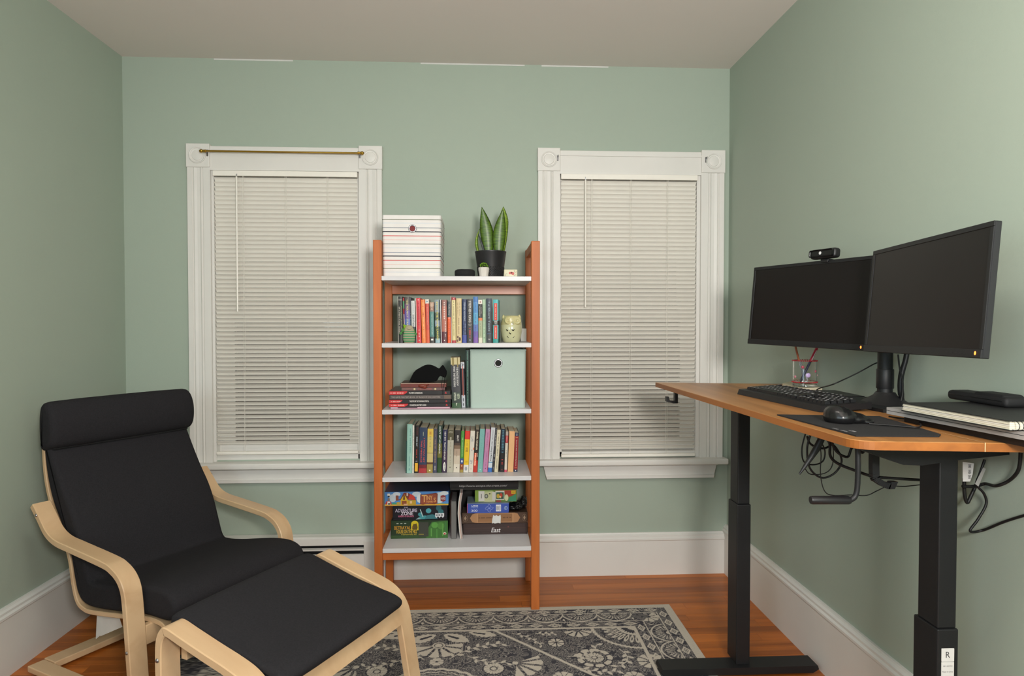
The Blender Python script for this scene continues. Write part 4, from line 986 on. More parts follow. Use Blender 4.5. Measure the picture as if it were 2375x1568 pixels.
mb3 = bin_box('storage_box', 'pale mint fabric storage box with metal grommet, right side of the third shelf', BX3, 2.768, 0.26, S3 + 0.0003, TB, 0.003, mint)
part('rim_binding', MB().tube([(BX3[0] - 0.002, 2.7655, S3 + TB - 0.003), (BX3[1] + 0.002, 2.7655, S3 + TB - 0.003), (BX3[1] + 0.003, 3.02, S3 + TB - 0.003)], 0.0022, 6), mint, mb3)
def grommet(par, cx, cy, cz, r, hole):
    Mx = Matrix.Translation((cx, cy, cz)) @ Matrix.Rotation(PI / 2, 4, 'X')
    g = part('grommet', MB().lathe([(r * 0.62, -0.001), (r * 0.66, 0.0015), (r * 0.82, 0.0028), (r * 0.97, 0.0014), (r, -0.001)], 0, 0, 28, M=Mx), CHROME, par, smooth=60)
    part('grommet_hole', MB().lathe([(r * 0.64, -0.0012), (r * 0.64, 0.0004), (0.0001, 0.0004)], 0, 0, 24, M=Mx), hole, g)
gx, _, gz = (0.0838, 2.764, 1.0464)
grommet(mb3, gx, 2.7655, gz, 0.0185, mat('dark_box_inside', '#161614', rough=0.8))
SB = (-0.3964, -0.1583, 1.6645)
st_ = []
hB = SB[2] - SZ[0]
for yy, c, w_ in ((208, '#55603a', .010), (287, '#7d8794', .009), (325, '#1e2436', .014), (365, '#d0504c', .012), (403, '#e6c8c4', .012), (443, '#4a5634', .010), (525, '#8a93a4', .009), (560, '#1a2034', .014), (600, '#d0504c', .012), (640, '#e6cfc8', .012), (680, '#66704a', .010), (715, '#cfd4dc', .012), (242, '#dcdfe2', .02), (480, '#dcdfe2', .02)):
    t = 1 - (yy - 165) / (757 - 165); st_.append((t - w_ / 2, t + w_ / 2, c))
st_.sort()
sbn = bin_box('storage_box', 'white fabric storage box with thin red, navy and olive stripes on the top shelf', (SB[0], SB[1]), 2.757, 0.27, SZ[0] + 0.0003, hB, 0.004, mat('striped_canvas', '#ffffff', rough=0.85, var=0.03, bump=0.15, bscale=500, attr=True), st_)
gx, _, gz = (-0.2737, 2.752, 1.6091)
grommet(sbn, gx, 2.7525, gz, 0.0175, mat('red_box_inside', '#8a3a3c', rough=0.8, var=0.2, scale=300))

# ================================================================== TOP SHELF OBJECTS
def blobs(items, voxel=0.003, name='body', m=None, smooth=True, loc=None):
    """union of ellipsoids (centre, radii, euler) turned into one continuous skin"""
    mb = MB()
    for it in items:
        c, r = it[0], it[1]; e = Euler(it[2]) if len(it) > 2 else Euler((0, 0, 0))
        t = MB().ball((0, 0, 0), r, 16, 10); M_ = Matrix.Translation(c) @ e.to_matrix().to_4x4()
        mb.add([M_ @ Vector(p) for p in t.v], t.f)
    me = mb.mesh(name, m); o = bpy.data.objects.new(name, me); COL.objects.link(o)
    md = o.modifiers.new('r', 'REMESH'); md.mode = 'VOXEL'; md.voxel_size = voxel; md.use_smooth_shade = True
    ms = o.modifiers.new('s', 'SMOOTH'); ms.iterations = 4; ms.factor = 0.5
    dg = bpy.context.evaluated_depsgraph_get(); out = bpy.data.meshes.new_from_object(o.evaluated_get(dg))
    bpy.data.objects.remove(o); bpy.data.meshes.remove(me)
    out.name = name; out.materials.clear(); out.materials.append(m); out.shade_smooth()
    return out

S1 = SZ[0]
puck = (-0.1006, -0.0143, 1.4421)
pr = (puck[1] - puck[0]) / 2; ph_ = puck[2] - S1
pk = thing('smart_speaker', 'small round black speaker puck on the top shelf left of the plant', 'speaker', ((puck[0] + puck[1]) / 2, 2.80, S1 + 0.0003))
part('body', MB().lathe([(pr * .86, 0), (pr * .97, ph_ * .12), (pr, ph_ * .4), (pr, ph_ * .72), (pr * .96, ph_ * .9), (pr * .84, ph_ * .985), (0.0001, ph_)], 0, 0, 40), mat('charcoal_knit', '#1c1c1e', rough=0.85, bump=0.3, bscale=900), pk, off=(0, 0, 0), smooth=50)
part('top_ring', MB().lathe([(pr * .80, ph_ * .99), (pr * .80, ph_ * 1.02), (pr * .74, ph_ * 1.02), (pr * .74, ph_ * .99)], 0, 0, 40), BLACKP, pk, off=(0, 0, 0), smooth=50)
# snake plant
PL = (-0.0156, 0.1229, 1.5285)
pcx = (PL[0] + PL[1]) / 2; prr = (PL[1] - PL[0]) / 2; phh = PL[2] - S1
pt = thing('snake_plant', 'snake plant with broad mottled leaves in a black textured pot on the top shelf', 'plant', (pcx, 2.88, S1 + 0.0003))
potm = mat('matt_black_ceramic', '#252527', rough=0.38, spec=0.5)
part('pot', MB().lathe([(prr * .70, 0), (prr * .76, 0.002), (prr * .985, phh * .96), (prr, phh * .985), (prr * .99, phh), (prr * .93, phh), (prr * .92, phh * .85), (0.0001, phh * .84)], 0, 0, 48), potm, pt, off=(0, 0, 0), smooth=45)
kb_ = MB()
for i in range(9):
    for j in range(40):
        t = (0.04 + 0.045 * i); a = 2 * PI * (j + 0.5 * (i % 2)) / 40
        r = prr * (.762 + .232 * t) ; zc = phh * t
        n_ = Vector((math.cos(a), math.sin(a), -0.15)); u_ = Vector((-math.sin(a), math.cos(a), 0)); v_ = Vector((0, 0, 1)); c_ = Vector((r * math.cos(a), r * math.sin(a), zc))
        w_, h_ = 0.0029, 0.0034
        kb_.add([c_ - u_ * w_, c_ + v_ * h_, c_ + u_ * w_, c_ - v_ * h_, c_ + n_ * 0.0020], [(0, 3, 4), (3, 2, 4), (2, 1, 4), (1, 0, 4)])
o_ = part('diamond_relief', kb_, potm, pt, off=(0, 0, 0)); o_['kind'] = 'stuff'
part('soil', MB().lathe([(prr * .92, phh * .845), (prr * .5, phh * .87), (0.0001, phh * .875)], 0, 0, 24), mat('potting_soil', '#3a2a1e', rough=1, bump=1.0, bscale=200), pt, off=(0, 0, 0))
def leaf_mat(nm, c1, c2, edge):
    m = bpy.data.materials.new(nm); m.use_nodes = True; nt = m.node_tree; N = nt.nodes; L = nt.links; b = N['Principled BSDF']
    tc = N.new('ShaderNodeTexCoord'); mp = N.new('ShaderNodeMapping'); mp.inputs['Scale'].default_value = (35, 35, 230)
    L.new(tc.outputs['Object'], mp.inputs[0]); nz = N.new('ShaderNodeTexNoise'); nz.inputs['Scale'].default_value = 1; nz.inputs['Detail'].default_value = 3; nz.inputs['Distortion'].default_value = 0.8
    L.new(mp.outputs[0], nz.inputs[0]); cr = N.new('ShaderNodeValToRGB'); cr.color_ramp.elements[0].position = .38; cr.color_ramp.elements[1].position = .62
    cr.color_ramp.elements[0].color = hx(c1); cr.color_ramp.elements[1].color = hx(c2); L.new(nz.outputs['Fac'], cr.inputs[0])
    at = N.new('ShaderNodeAttribute'); at.attribute_name = 'Col'; mx = N.new('ShaderNodeMix'); mx.data_type = 'RGBA'
    L.new(at.outputs['Fac'], mx.inputs[0]); L.new(cr.outputs[0], mx.inputs[6]); mx.inputs[7].default_value = hx(edge)
    L.new(mx.outputs[2], b.inputs['Base Color']); b.inputs['Roughness'].default_value = 0.36
    return m
LEAF = leaf_mat('snake_leaf', '#38520e', '#58781e', '#23360f'); LEAF2 = leaf_mat('snake_leaf_light', '#6c8c24', '#93ad3e', '#4c6a22')
def blade(px0, base, tip, wmax, m, yoff, belly=0.45, tw=0.0, curve=0.0, wp=None):
    """leaf from base (x,z) to tip (x,z), offsets from pot centre"""
    n = 18; mcol = 6; vs = []; fs = []; cs = []
    for i in range(n + 1):
        t = i / n
        w = wmax * (0.62 + 0.38 * math.sin(PI * min(t / (2 * belly), 0.5))) if t < belly else wmax * max(1 - ((t - belly) / (1 - belly)) ** 1.7, 0.0)
        cxp = base[0] + (tip[0] - base[0]) * t + curve * math.sin(PI * t); zz_ = base[1] + (tip[1] - base[1]) * t
        for j in range(mcol + 1):
            s = -1 + 2 * j / mcol
            ang = tw * t
            vs.append((cxp + s * w * math.cos(ang), yoff + s * w * math.sin(ang) + 0.008 * (s * s) * (w / wmax) - 0.010 * t, zz_))
    k = mcol + 1
    for i in range(n):
        for j in range(mcol): fs.append((i * k + j, i * k + j + 1, (i + 1) * k + j + 1, (i + 1) * k + j)); cs.append((1, 1, 1, 1) if j in (0, mcol - 1) and False else (0, 0, 0, 1))
    mb = MB(); mb.v = vs; mb.f = fs; mb.c = cs
    # narrow darker rim as its own strip
    for s in (0, mcol):
        rim = []
        for i in range(n + 1):
            p = Vector(vs[i * k + s]); q = Vector(vs[i * k + (s + (1 if s == 0 else -1))]); d = (q - p); L_ = d.length
            rim.append((p, p + d * min(0.0016 / max(L_, 1e-5), 1.0) + Vector((0, -0.0004, 0))))
        for i in range(n): mb.add([rim[i][0] + Vector((0, -0.0005, 0)), rim[i][1], rim[i + 1][1], rim[i + 1][0] + Vector((0, -0.0005, 0))], [(0, 1, 2, 3)], (1, 1, 1, 1))
    me = mb.mesh('leaf', m, 80)
    o = link('leaf', me, pt); sd = o.modifiers.new('thick', 'SOLIDIFY'); sd.thickness = 0.0018
    return o
def PQ(x, zt): return (x - pcx, zt - S1)
lf = [(0.0444, 2.87, 1.5291), (0.0151, 2.87, 1.7225), (0.0888, 2.87, 1.5293), (0.1079, 2.87, 1.7126), (0.1017, 2.87, 1.5294), (0.1096, 2.87, 1.7283), (-0.0009, 2.87, 1.531), (-0.004, 2.87, 1.603), (0.0261, 2.87, 1.5333), (-0.0008, 2.87, 1.6031), (0.0079, 2.87, 1.6289)]
g_ = [PQ(q[0], q[2]) for q in lf]
pxm = 0.2175 / 115.0   # metres on the leaf plane per zoomed pixel of plan drawing
blade(0, g_[4], (g_[5][0], g_[5][1]), 0.0215, LEAF2, 0.022, belly=0.66, curve=0.004)
blade(0, (g_[0][0], g_[0][1] - 0.01), g_[1], 0.0290, LEAF, 0.004, belly=0.46, curve=0.006)
blade(0, (g_[2][0], g_[2][1] - 0.01), g_[3], 0.0280, LEAF, -0.006, belly=0.42, curve=-0.006)
blade(0, (g_[6][0] + 0.002, g_[6][1] - 0.01), (g_[10][0] - 0.002, g_[10][1]), 0.0060, LEAF2, 0.010, belly=0.4, curve=-0.012)
blade(0, (g_[8][0], g_[8][1] - 0.01), g_[9], 0.0045, leaf_mat('snake_leaf_dark', '#4a4c50', '#5c5f60', '#33363a'), 0.0, belly=0.4, curve=0.002)
# tiny succulent pot
SU = (-0.0005, 0.0463, 1.4513, 1.4704)
scx = (SU[0] + SU[1]) / 2; srr = (SU[1] - SU[0]) / 2; shh = SU[2] - S1
su = thing('succulent_pot', 'tiny white pot with bright green succulent in front of the snake plant', 'plant', (scx, 2.79, S1 + 0.0003))
part('pot', MB().lathe([(srr * .70, 0), (srr * .78, 0.001), (srr * .98, shh * .75), (srr, shh * .9), (srr * .96, shh), (srr * .86, shh), (srr * .84, shh * .8), (0.0001, shh * .8)], 0, 0, 12), mat('white_stoneware', '#dcd6ce', rough=0.6), su, off=(0, 0, 0))
rs_ = random.Random(5); fo = MB(); hh_ = SU[3] - SU[2]
for i in range(130):
    a = rs_.uniform(0, 2 * PI); e_ = rs_.uniform(0.0, 1.0) ** 0.7 * PI / 2
    p = Vector((math.cos(a) * math.cos(e_) * srr * .82, math.sin(a) * math.cos(e_) * srr * .82, shh + math.sin(e_) * hh_ * 1.0))
    fo.ball(p, (0.0016, 0.0016, 0.0026), 5, 4)
part('foliage', fo, mat('succulent_green', '#6f9c1c', rough=0.5, var=0.25, scale=300), su, off=(0, 0, 0), kind='stuff')
FC = (0.1093, 0.1666, 1.4448)
fcw = (FC[1] - FC[0]) / 2; fch = FC[2] - S1
fc = thing('trinket_box', 'little cream box painted with red roses at the right end of the top shelf', 'box', ((FC[0] + FC[1]) / 2, 2.80, S1 + 0.0003))
part('body', MB().rbox(-fcw, fcw, 0, 0.032, 0, fch, r=0.0025, seg=3), mat('cream_enamel', '#e2dcbc', rough=0.4), fc, off=(0, 0, 0), smooth=40)
rm = MB(); lm = MB(); rs_ = random.Random(9)
for x_, z_, r_ in ((-0.10, 0.55, 0.0052), (0.32, 0.5, 0.0062), (0.12, 0.62, 0.0035)):
    c_ = Vector((x_ * fcw, -0.0003, z_ * fch))
    rm.add([c_ + Vector((r_ * math.cos(2 * PI * k / 12) * (1 + .15 * (k % 2)), 0, r_ * math.sin(2 * PI * k / 12) * (1 + .15 * (k % 2)))) for k in range(12)], [tuple(range(12))])
for k in range(16):
    x_ = rs_.choice((-1, 1)) * rs_.uniform(.45, .85) if k < 11 else rs_.uniform(-.8, .8); z_ = rs_.uniform(.12, .88) if k < 11 else rs_.choice((.12, .88)); a = rs_.uniform(0, PI)
    c_ = Vector((x_ * fcw, -0.0002, z_ * fch)); d_ = Vector((math.cos(a), 0, math.sin(a))) * 0.0028; e_ = Vector((-math.sin(a), 0, math.cos(a))) * 0.0010
    lm.add([c_ - d_, c_ + e_, c_ + d_, c_ - e_], [(0, 1, 2, 3)])
part('painted_roses', rm, ink('#c8605a'), fc, off=(0, 0, 0)); part('painted_leaves', lm, ink('#4a5a3a'), fc, off=(0, 0, 0))

# ================================================================== SECOND SHELF OBJECTS
OW = (0.0945, 0.1889, 1.2517)
ocx = (OW[0] + OW[1]) / 2; orr = (OW[1] - OW[0]) / 2; ohh = OW[2] - S2
CER = mat('cream_glazed_ceramic', '#c9c8a0', rough=0.16, var=0.06, scale=30, bump=0.25, bscale=60, coat=0.4)
CER2 = mat('yellow_cream_glaze', '#cdc590', rough=0.16, var=0.08, scale=60, bump=0.4, bscale=110, coat=0.4)
ow = thing('ceramic_owl', 'glazed cream ceramic owl lantern with small heart cut-outs, right end of the second shelf', 'ornament', (ocx, 2.825, S2 + 0.0003))
part('body', MB().lathe([(orr * .66, 0), (orr * .74, 0.003), (orr * .90, ohh * .22), (orr * .985, ohh * .42), (orr * .97, ohh * .62), (orr * .93, ohh * .66)], 0, 0, 40, sy=.85), CER, ow, off=(0, 0, 0), smooth=60)
part('head', MB().lathe([(orr * .955, ohh * .64), (orr * .955, ohh * .66), (orr * .93, ohh * .72), (orr * .82, ohh * .88), (orr * .74, ohh * .955), (orr * .66, ohh * .965), (0.0001, ohh * .95)], 0, 0, 40, sy=.85), CER2, ow, off=(0, 0, 0), smooth=60)
for s in (-1, 1):
    part('ear', blobs([((s * orr * .70, -orr * .25, ohh * .94), (orr * .10, orr * .10, ohh * .07), (0, s * 0.35, 0)), ((s * orr * .76, -orr * .25, ohh * .90), (orr * .12, orr * .12, ohh * .07))], 0.0012, 'ear', CER2), None, ow, off=(0, 0, 0))
    Mx = Matrix.Translation((s * orr * .42 + orr * .10, -orr * .76, ohh * .79)) @ Matrix.Rotation(PI / 2 - 0.18, 4, 'X') @ Matrix.Rotation(s * -.28, 4, 'Y')
    ey = part('eye', MB().lathe([(orr * .34, -0.002), (orr * .32, 0.0015), (orr * .25, 0.0), (orr * .20, 0.0016), (orr * .13, 0.0004), (orr * .09, 0.002), (0.0001, 0.0032)], 0, 0, 28, M=Mx), CER2, ow, off=(0, 0, 0), smooth=60)
part('beak', MB().ball((orr * .10, -orr * .85, ohh * .70), (orr * .09, orr * .08, ohh * .055), 12, 8), CER, ow, off=(0, 0, 0), smooth=60)
hk = mat('cutout_shade', '#15130c', rough=0.9)  # dark plates paint the shade inside each heart opening
for (hx__, hz__) in ((-.38, .44), (.12, .44), (-.12, .33), (-.30, .205), (.14, .205)):
    s_ = orr * .15; zc = ohh * hz__
    prof_r = orr * (0.74 + 0.245 * min(hz__ / .42, 1)) 
    x_ = hx__ * orr; y_ = -.85 * math.sqrt(max(prof_r ** 2 - x_ ** 2, 0)) - 0.0006
    outl = [(0, -.75), (.55, -.15), (.95, .35), (.62, .60), (.30, .42), (0, .08), (-.30, .42), (-.62, .60), (-.95, .35), (-.55, -.15)]
    part('heart_cutout', MB().prism([(x_ + a * s_, zc + b * s_ * .95) for a, b in outl], 'y', y_, y_ + 0.004), hk, ow, off=(0, 0, 0))
# striped creature
CR = (-0.3124, -0.2608, 1.2076)
ccx = (CR[0] + CR[1]) / 2; crr = (CR[1] - CR[0]) / 2; chh = CR[2] - S2
def striped(nm):
    m = bpy.data.materials.new(nm); m.use_nodes = True; nt = m.node_tree; N = nt.nodes; L = nt.links; b = N['Principled BSDF']; b.inputs['Roughness'].default_value = .8
    tc = N.new('ShaderNodeTexCoord'); sp = N.new('ShaderNodeSeparateXYZ'); L.new(tc.outputs['Object'], sp.inputs[0])
    mu = N.new('ShaderNodeMath'); mu.operation = 'MULTIPLY'; mu.inputs[1].default_value = 7.2 / chh * 1.0; L.new(sp.outputs['Z'], mu.inputs[0])
    fr = N.new('ShaderNodeMath'); fr.operation = 'FRACT'; L.new(mu.outputs[0], fr.inputs[0])
    gt = N.new('ShaderNodeMath'); gt.operation = 'GREATER_THAN'; gt.inputs[1].default_value = .48; L.new(fr.outputs[0], gt.inputs[0])
    lt = N.new('ShaderNodeMath'); lt.operation = 'LESS_THAN'; lt.inputs[1].default_value = chh * .66; L.new(sp.outputs['Z'], lt.inputs[0])
    m2 = N.new('ShaderNodeMath'); m2.operation = 'MULTIPLY'; L.new(gt.outputs[0], m2.inputs[0]); L.new(lt.outputs[0], m2.inputs[1])
    mx = N.new('ShaderNodeMix'); mx.data_type = 'RGBA'; L.new(m2.outputs[0], mx.inputs[0]); mx.inputs[6].default_value = hx('#a39b80'); mx.inputs[7].default_value = hx('#3f8a5a'); L.new(mx.outputs[2], b.inputs['Base Color'])
    return m
cr_ = thing('striped_figurine', 'small smiling egg-shaped figurine with green and beige stripes, left end of the second shelf', 'figurine', (ccx, 2.733, S2 + 0.0003))
part('body', MB().lathe([(crr * .70, 0), (crr * .84, chh * .03), (crr * 1.0, chh * .22), (crr * .99, chh * .42), (crr * .88, chh * .62), (crr * .70, chh * .82), (crr * .42, chh * .96), (0.0001, chh)], 0, 0, 32, sy=.5), striped('striped_felt'), cr_, off=(0, 0, 0), smooth=60)
GRN = mat('green_felt', '#4f8f4a', rough=.9, var=.2, scale=200); LIM = mat('lime_felt', '#86b02e', rough=.9, var=.15, scale=200)
part('ear', blobs([((-crr * .62, 0, chh * .90), (crr * .34, crr * .10, chh * .10), (0, -.5, 0)), ((-crr * .80, 0, chh * .98), (crr * .16, crr * .08, chh * .07), (0, -.9, 0))], .0008, 'ear', LIM), None, cr_, off=(0, 0, 0))
part('arm', blobs([((-crr * .95, 0, chh * .72), (crr * .34, crr * .10, chh * .09), (0, -.8, 0)), ((-crr * 1.25, 0, chh * .55), (crr * .22, crr * .10, chh * .08), (0, -.6, 0)), ((-crr * 1.42, 0, chh * .50), (crr * .14, crr * .08, chh * .06))], .0008, 'arm', GRN), None, cr_, off=(0, 0, 0))
part('arm', blobs([((crr * .92, 0, chh * .62), (crr * .12, crr * .10, chh * .18), (0, -.2, 0)), ((crr * 1.08, 0, chh * .48), (crr * .16, crr * .10, chh * .08), (0, .5, 0))], .0008, 'arm', GRN), None, cr_, off=(0, 0, 0))
part('mouth', MB().tube([(-crr * .34, -crr * .335, chh * .80), (-crr * .12, -crr * .385, chh * .755), (crr * .16, -crr * .385, chh * .75), (crr * .42, -crr * .30, chh * .79)], 0.0007, 6, smooth=4), ink('#3a3028'), cr_, off=(0, 0, 0))
# leaning greyish card and white box behind the owl
CD = (0.089, 0.1, 1.2296, 0.204, 0.2188, 1.1915)
solo('greeting_card', 'pale grey folded card standing between the teal hardback and the ceramic owl', 'card',
     MB().prism([(CD[0] + .001, 2.79), (CD[0] + .0018, 2.79), (CD[0] + .0088, 2.93), (CD[0] + .008, 2.93)], 'z', S2 + .0004, CD[2]).prism([(CD[0] + .003, 2.785), (CD[0] + .0038, 2.785), (CD[0] + .0105, 2.93), (CD[0] + .0098, 2.93)], 'z', S2 + .0004, CD[2] - .02), mat('grey_card', '#a3aba4', rough=.6), (CD[0], 2.79, S2 + .0003))
wbx = world_thing('white_box', 'small upright white box behind the ceramic owl against the right rear post', 'box', (CD[3], 2.98, S2 + .0003))
part('body', MB().rbox(CD[3] - .012, 0.2185, 2.975, 3.045, S2 + .0004, CD[5], r=.002, seg=2), PAPERW, wbx)

# ================================================================== BOTTOM SHELF: GAMES
S5 = SZ[4]
def game(label, bx, zb, zt, y0, dep, side, top, grp=None, yaw=0.0, name='game_box', cat='board game'):
    w = bx[1] - bx[0]; h = zt - zb - .0008
    g = thing(name, label, cat, ((bx[0] + bx[1]) / 2, y0, zb + .0004), grp, (0, 0, yaw))
    lid = MB().rbox(-w / 2, w / 2, 0, dep, h * .12, h, r=.0012, seg=1, col=hx(side))
    for i, f in enumerate(lid.f):
        zs_ = [lid.v[k][2] for k in f]
        if min(zs_) > h - .002: lid.c[i] = hx(top)
    part('lid', lid, PRINT, g, off=(0, 0, 0))
    part('tray', MB().box(-w / 2 + .0015, w / 2 - .0015, .0015, dep - .0015, 0, h * .2, hx(side)), PRINT, g, off=(0, 0, 0))
    return g, w, h
def face(par, w, h, items):
    """flat printed art on the front; coordinates in fractions of width (left to right) and height (bottom to top)"""
    byc = {}
    for i, it in enumerate(items):
        kind, c = it[0], it[1]; m_ = byc.setdefault((c, i if kind in 'hs' else c), MB()) if False else byc.setdefault(c, MB())
        y = -0.0004 - 0.00009 * i
        Fx = lambda a: -w / 2 + w * a
        Fz = lambda b: h * b
        if kind == 'poly': m_.add([(Fx(a), y, Fz(b)) for a, b in it[2]], [tuple(range(len(it[2])))])
        elif kind == 'el':
            cx_, cz_, rx, rz = it[2]; m_.add([(Fx(cx_ + rx * math.cos(2 * PI * k / 18)), y, Fz(cz_ + rz * math.sin(2 * PI * k / 18))) for k in range(18)], [tuple(range(18))])
        elif kind == 'h':
            cx_, cz_, ww, hh2 = it[3]; letter(m_, it[2], (Fx(cx_), y, Fz(cz_)), (1, 0, 0), (0, 0, 1), w * ww, h * hh2, it[4] if len(it) > 4 else .01, None, it[5] if len(it) > 5 else 0)
        elif kind == 't':
            cx_, cz_, ww, hh2, n_ = it[2]; ticks(m_, (Fx(cx_), y, Fz(cz_)), (1, 0, 0), (0, 0, 1), w * ww, h * hh2, n_, seed=i)
        elif kind == 'ring':
            pts = [(Fx(a), y, Fz(b)) for a, b in it[2]]; m_.tube(pts + [pts[0]], it[3], 4)
    for c, m_ in byc.items(): part('front_print', m_, ink(c), par, off=(0, 0, 0))
R = lambda a, b, c, d: [(a, c), (b, c), (b, d), (a, d)]
GZ = [(-0.3806, -0.1341, 0.277, 0.3568), (-0.3727, -0.136, 0.3572, 0.4219), (-0.4065, -0.1304, 0.423, 0.4867)]
zB = S5; zA = zB + (GZ[0][3] - GZ[0][2]); zT = zA + (GZ[1][3] - GZ[1][2]); zE = zT + (GZ[2][3] - GZ[2][2])
g, w, h = game('dark green haunted house board game box at the foot of the left pile', GZ[0][:2], zB, zA, 2.85, .185, '#223620', '#1c2a1c', 'board game boxes piled at the left of the bottom shelf')
face(g, w, h, [('poly', '#2f4a24', R(0, 1, .0, .18)), ('poly', '#3a6a2c', [(.62, 0), (1, 0), (1, .95), (.72, .9), (.64, .5)]), ('el', '#55913f', (.77, .72, .06, .16)), ('el', '#4a7f36', (.88, .68, .06, .2)), ('poly', '#5a9444', R(.70, .72, .1, .55)), ('poly', '#4f8a3c', R(.80, .815, .0, .5)), ('poly', '#5a9444', R(.90, .92, .1, .8)), ('poly', '#39703a', R(.95, .97, .0, .9)),
    ('el', '#c8b41e', (.42, .80, .065, .18)), ('poly', '#c8b41e', R(.355, .485, .45, .80)), ('poly', '#5a4a14', [(.37, .62), (.40, .82), (.42, .80), (.45, .84), (.47, .62), (.46, .48), (.38, .48)]), ('poly', '#3a3c34', R(.49, .66, .1, .9)),
    ('h', '#c9902a', 'BETRAYAL', (.205, .60, .29, .19), .010), ('h', '#d8b03c', 'HOUSE ON THE HILL', (.28, .385, .36, .19), .010), ('h', '#c96a2a', 'at', (.385, .62, .02, .06)), ('t', '#a89c3c', (.38, .225, .40, .07, 34)), ('el', '#d8d0c0', (.945, .25, .028, .07)), ('el', '#a8342a', (.945, .235, .02, .045)), ('t', '#a8b0a0', (.19, .84, .2, .05, 3))])
g, w, h = game('black board game box with turquoise heroes between two other games', GZ[1][:2], zA, zT, 2.853, .17, '#15151f', '#15151f', 'board game boxes piled at the left of the bottom shelf')
face(g, w, h, [('h', '#c4b8cc', 'ADVENTURE', (.245, .66, .40, .24), .010), ('h', '#e0d8e4', 'ZONE', (.26, .455, .22, .24), .010), ('h', '#c4b8cc', 'THE', (.24, .86, .07, .09), .010), ('h', '#cf6a8c', 'BUREAU OF BALANCE', (.245, .26, .28, .12), .010),
    ('poly', '#3f8f96', [(.42, .04), (.62, .05), (.66, .12), (.60, .30), (.52, .28), (.46, .14)]), ('el', '#3a8690', (.50, .38, .038, .13)), ('el', '#4a9aa4', (.655, .62, .05, .17)), ('poly', '#356f78', [(.58, .06), (.82, .06), (.80, .30), (.72, .38), (.62, .30)]), ('el', '#2a5a62', (.84, .80, .05, .2)), ('el', '#2f6a70', (.88, .55, .05, .16)), ('poly', '#a8c4c4', [(.495, .72), (.51, .74), (.56, .22), (.545, .2)]), ('poly', '#8fa4a8', [(.42, .03), (.53, .06), (.47, .16)]),
    ('poly', '#cfd0d4', [(.775, .45), (.825, .45), (.825, .22), (.80, .12), (.775, .22)]), ('poly', '#cfd0d4', [(.832, .45), (.882, .45), (.882, .22), (.857, .12), (.832, .22)]), ('poly', '#cfd0d4', [(.889, .45), (.94, .45), (.94, .22), (.914, .12), (.889, .22)]), ('t', '#3a3a44', (.857, .32, .15, .12, 3))])
g, w, h = game('bright blue sky board game box reading TINY TOWNS, top of the left pile', GZ[2][:2], zT, zE, 2.843, .19, '#4a78b4', '#282d48', 'board game boxes piled at the left of the bottom shelf')
face(g, w, h, [('poly', '#4f86c4', R(.003, .997, .02, .98)), ('el', '#c2ccd4', (.13, .55, .055, .28)), ('el', '#cdd4da', (.19, .82, .06, .15)), ('el', '#c3cdd5', (.50, .80, .07, .18)), ('el', '#d0d6da', (.55, .5, .05, .3)), ('el', '#c6d0d6', (.86, .55, .09, .38)), ('el', '#d0d6da', (.93, .85, .07, .14)),
    ('poly', '#3f9a7c', [(.10, .1), (.13, .24), (.2, .22), (.24, .1)]), ('poly', '#6a9a54', [(.80, .1), (.86, .17), (.95, .13), (.997, .14), (.997, .06)]), ('poly', '#d8a432', [(.003, .02), (.997, .02), (.997, .10), (.80, .12), (.5, .09), (.2, .11), (.003, .13)]),
    ('poly', '#b83a2c', [(.01, .14), (.03, .34), (.06, .38), (.10, .33), (.115, .12)]), ('poly', '#8a4a34', R(.175, .22, .38, .74)), ('poly', '#7a3428', [(.18, .4), (.25, .50), (.30, .92), (.36, .92), (.47, .64), (.495, .36), (.40, .44), (.24, .42)]), ('poly', '#c83c30', [(.37, .46), (.40, .84), (.455, .72), (.485, .42)]), ('poly', '#d0a828', [(.25, .42), (.31, .80), (.36, .45), (.36, .05), (.25, .05)]), ('poly', '#b8942a', R(.36, .49, .05, .40)), ('poly', '#8a4a24', R(.268, .345, .10, .36)), ('poly', '#5a3018', [(.29, .44), (.30, .75), (.315, .75), (.318, .44)]), ('poly', '#dcb888', R(.395, .43, .17, .34)), ('poly', '#d8ccc0', R(.345, .365, .70, .90)), ('poly', '#d0a080', R(.30, .36, .05, .16)), ('poly', '#b89a3c', R(.19, .24, .05, .28)),
    ('poly', '#6e2e20', [(.555, .12), (.56, .80), (.60, .78), (.80, .88), (.83, .84), (.825, .16), (.78, .10), (.66, .14), (.60, .08)]), ('poly', '#8f4630', [(.565, .16), (.57, .74), (.80, .82), (.815, .80), (.812, .20), (.60, .13)]),
    ('h', '#e0a860', 'T', (.62, .50, .08, .50), .010), ('h', '#e0a860', 'INY', (.70, .56, .10, .30), .010), ('h', '#e0a860', 'TOWN', (.70, .28, .10, .14), .010), ('h', '#e0a860', 'S', (.785, .40, .035, .32), .010),
    ('poly', '#8a3a3c', [(.875, .68), (.915, .74), (.955, .68), (.955, .34), (.915, .26), (.875, .34)]), ('h', '#dcd4d0', 'AEG', (.916, .50, .065, .16), .010),
    ('poly', '#e2dfd8', R(.047, .09, .72, .88)), ('poly', '#e2dfd8', R(.047, .09, .10, .34)), ('el', '#2a2a2c', (.068, .69, .016, .05)), ('el', '#8a7a6a', (.068, .48, .018, .10)), ('el', '#2a2a2c', (.072, .17, .016, .06))])
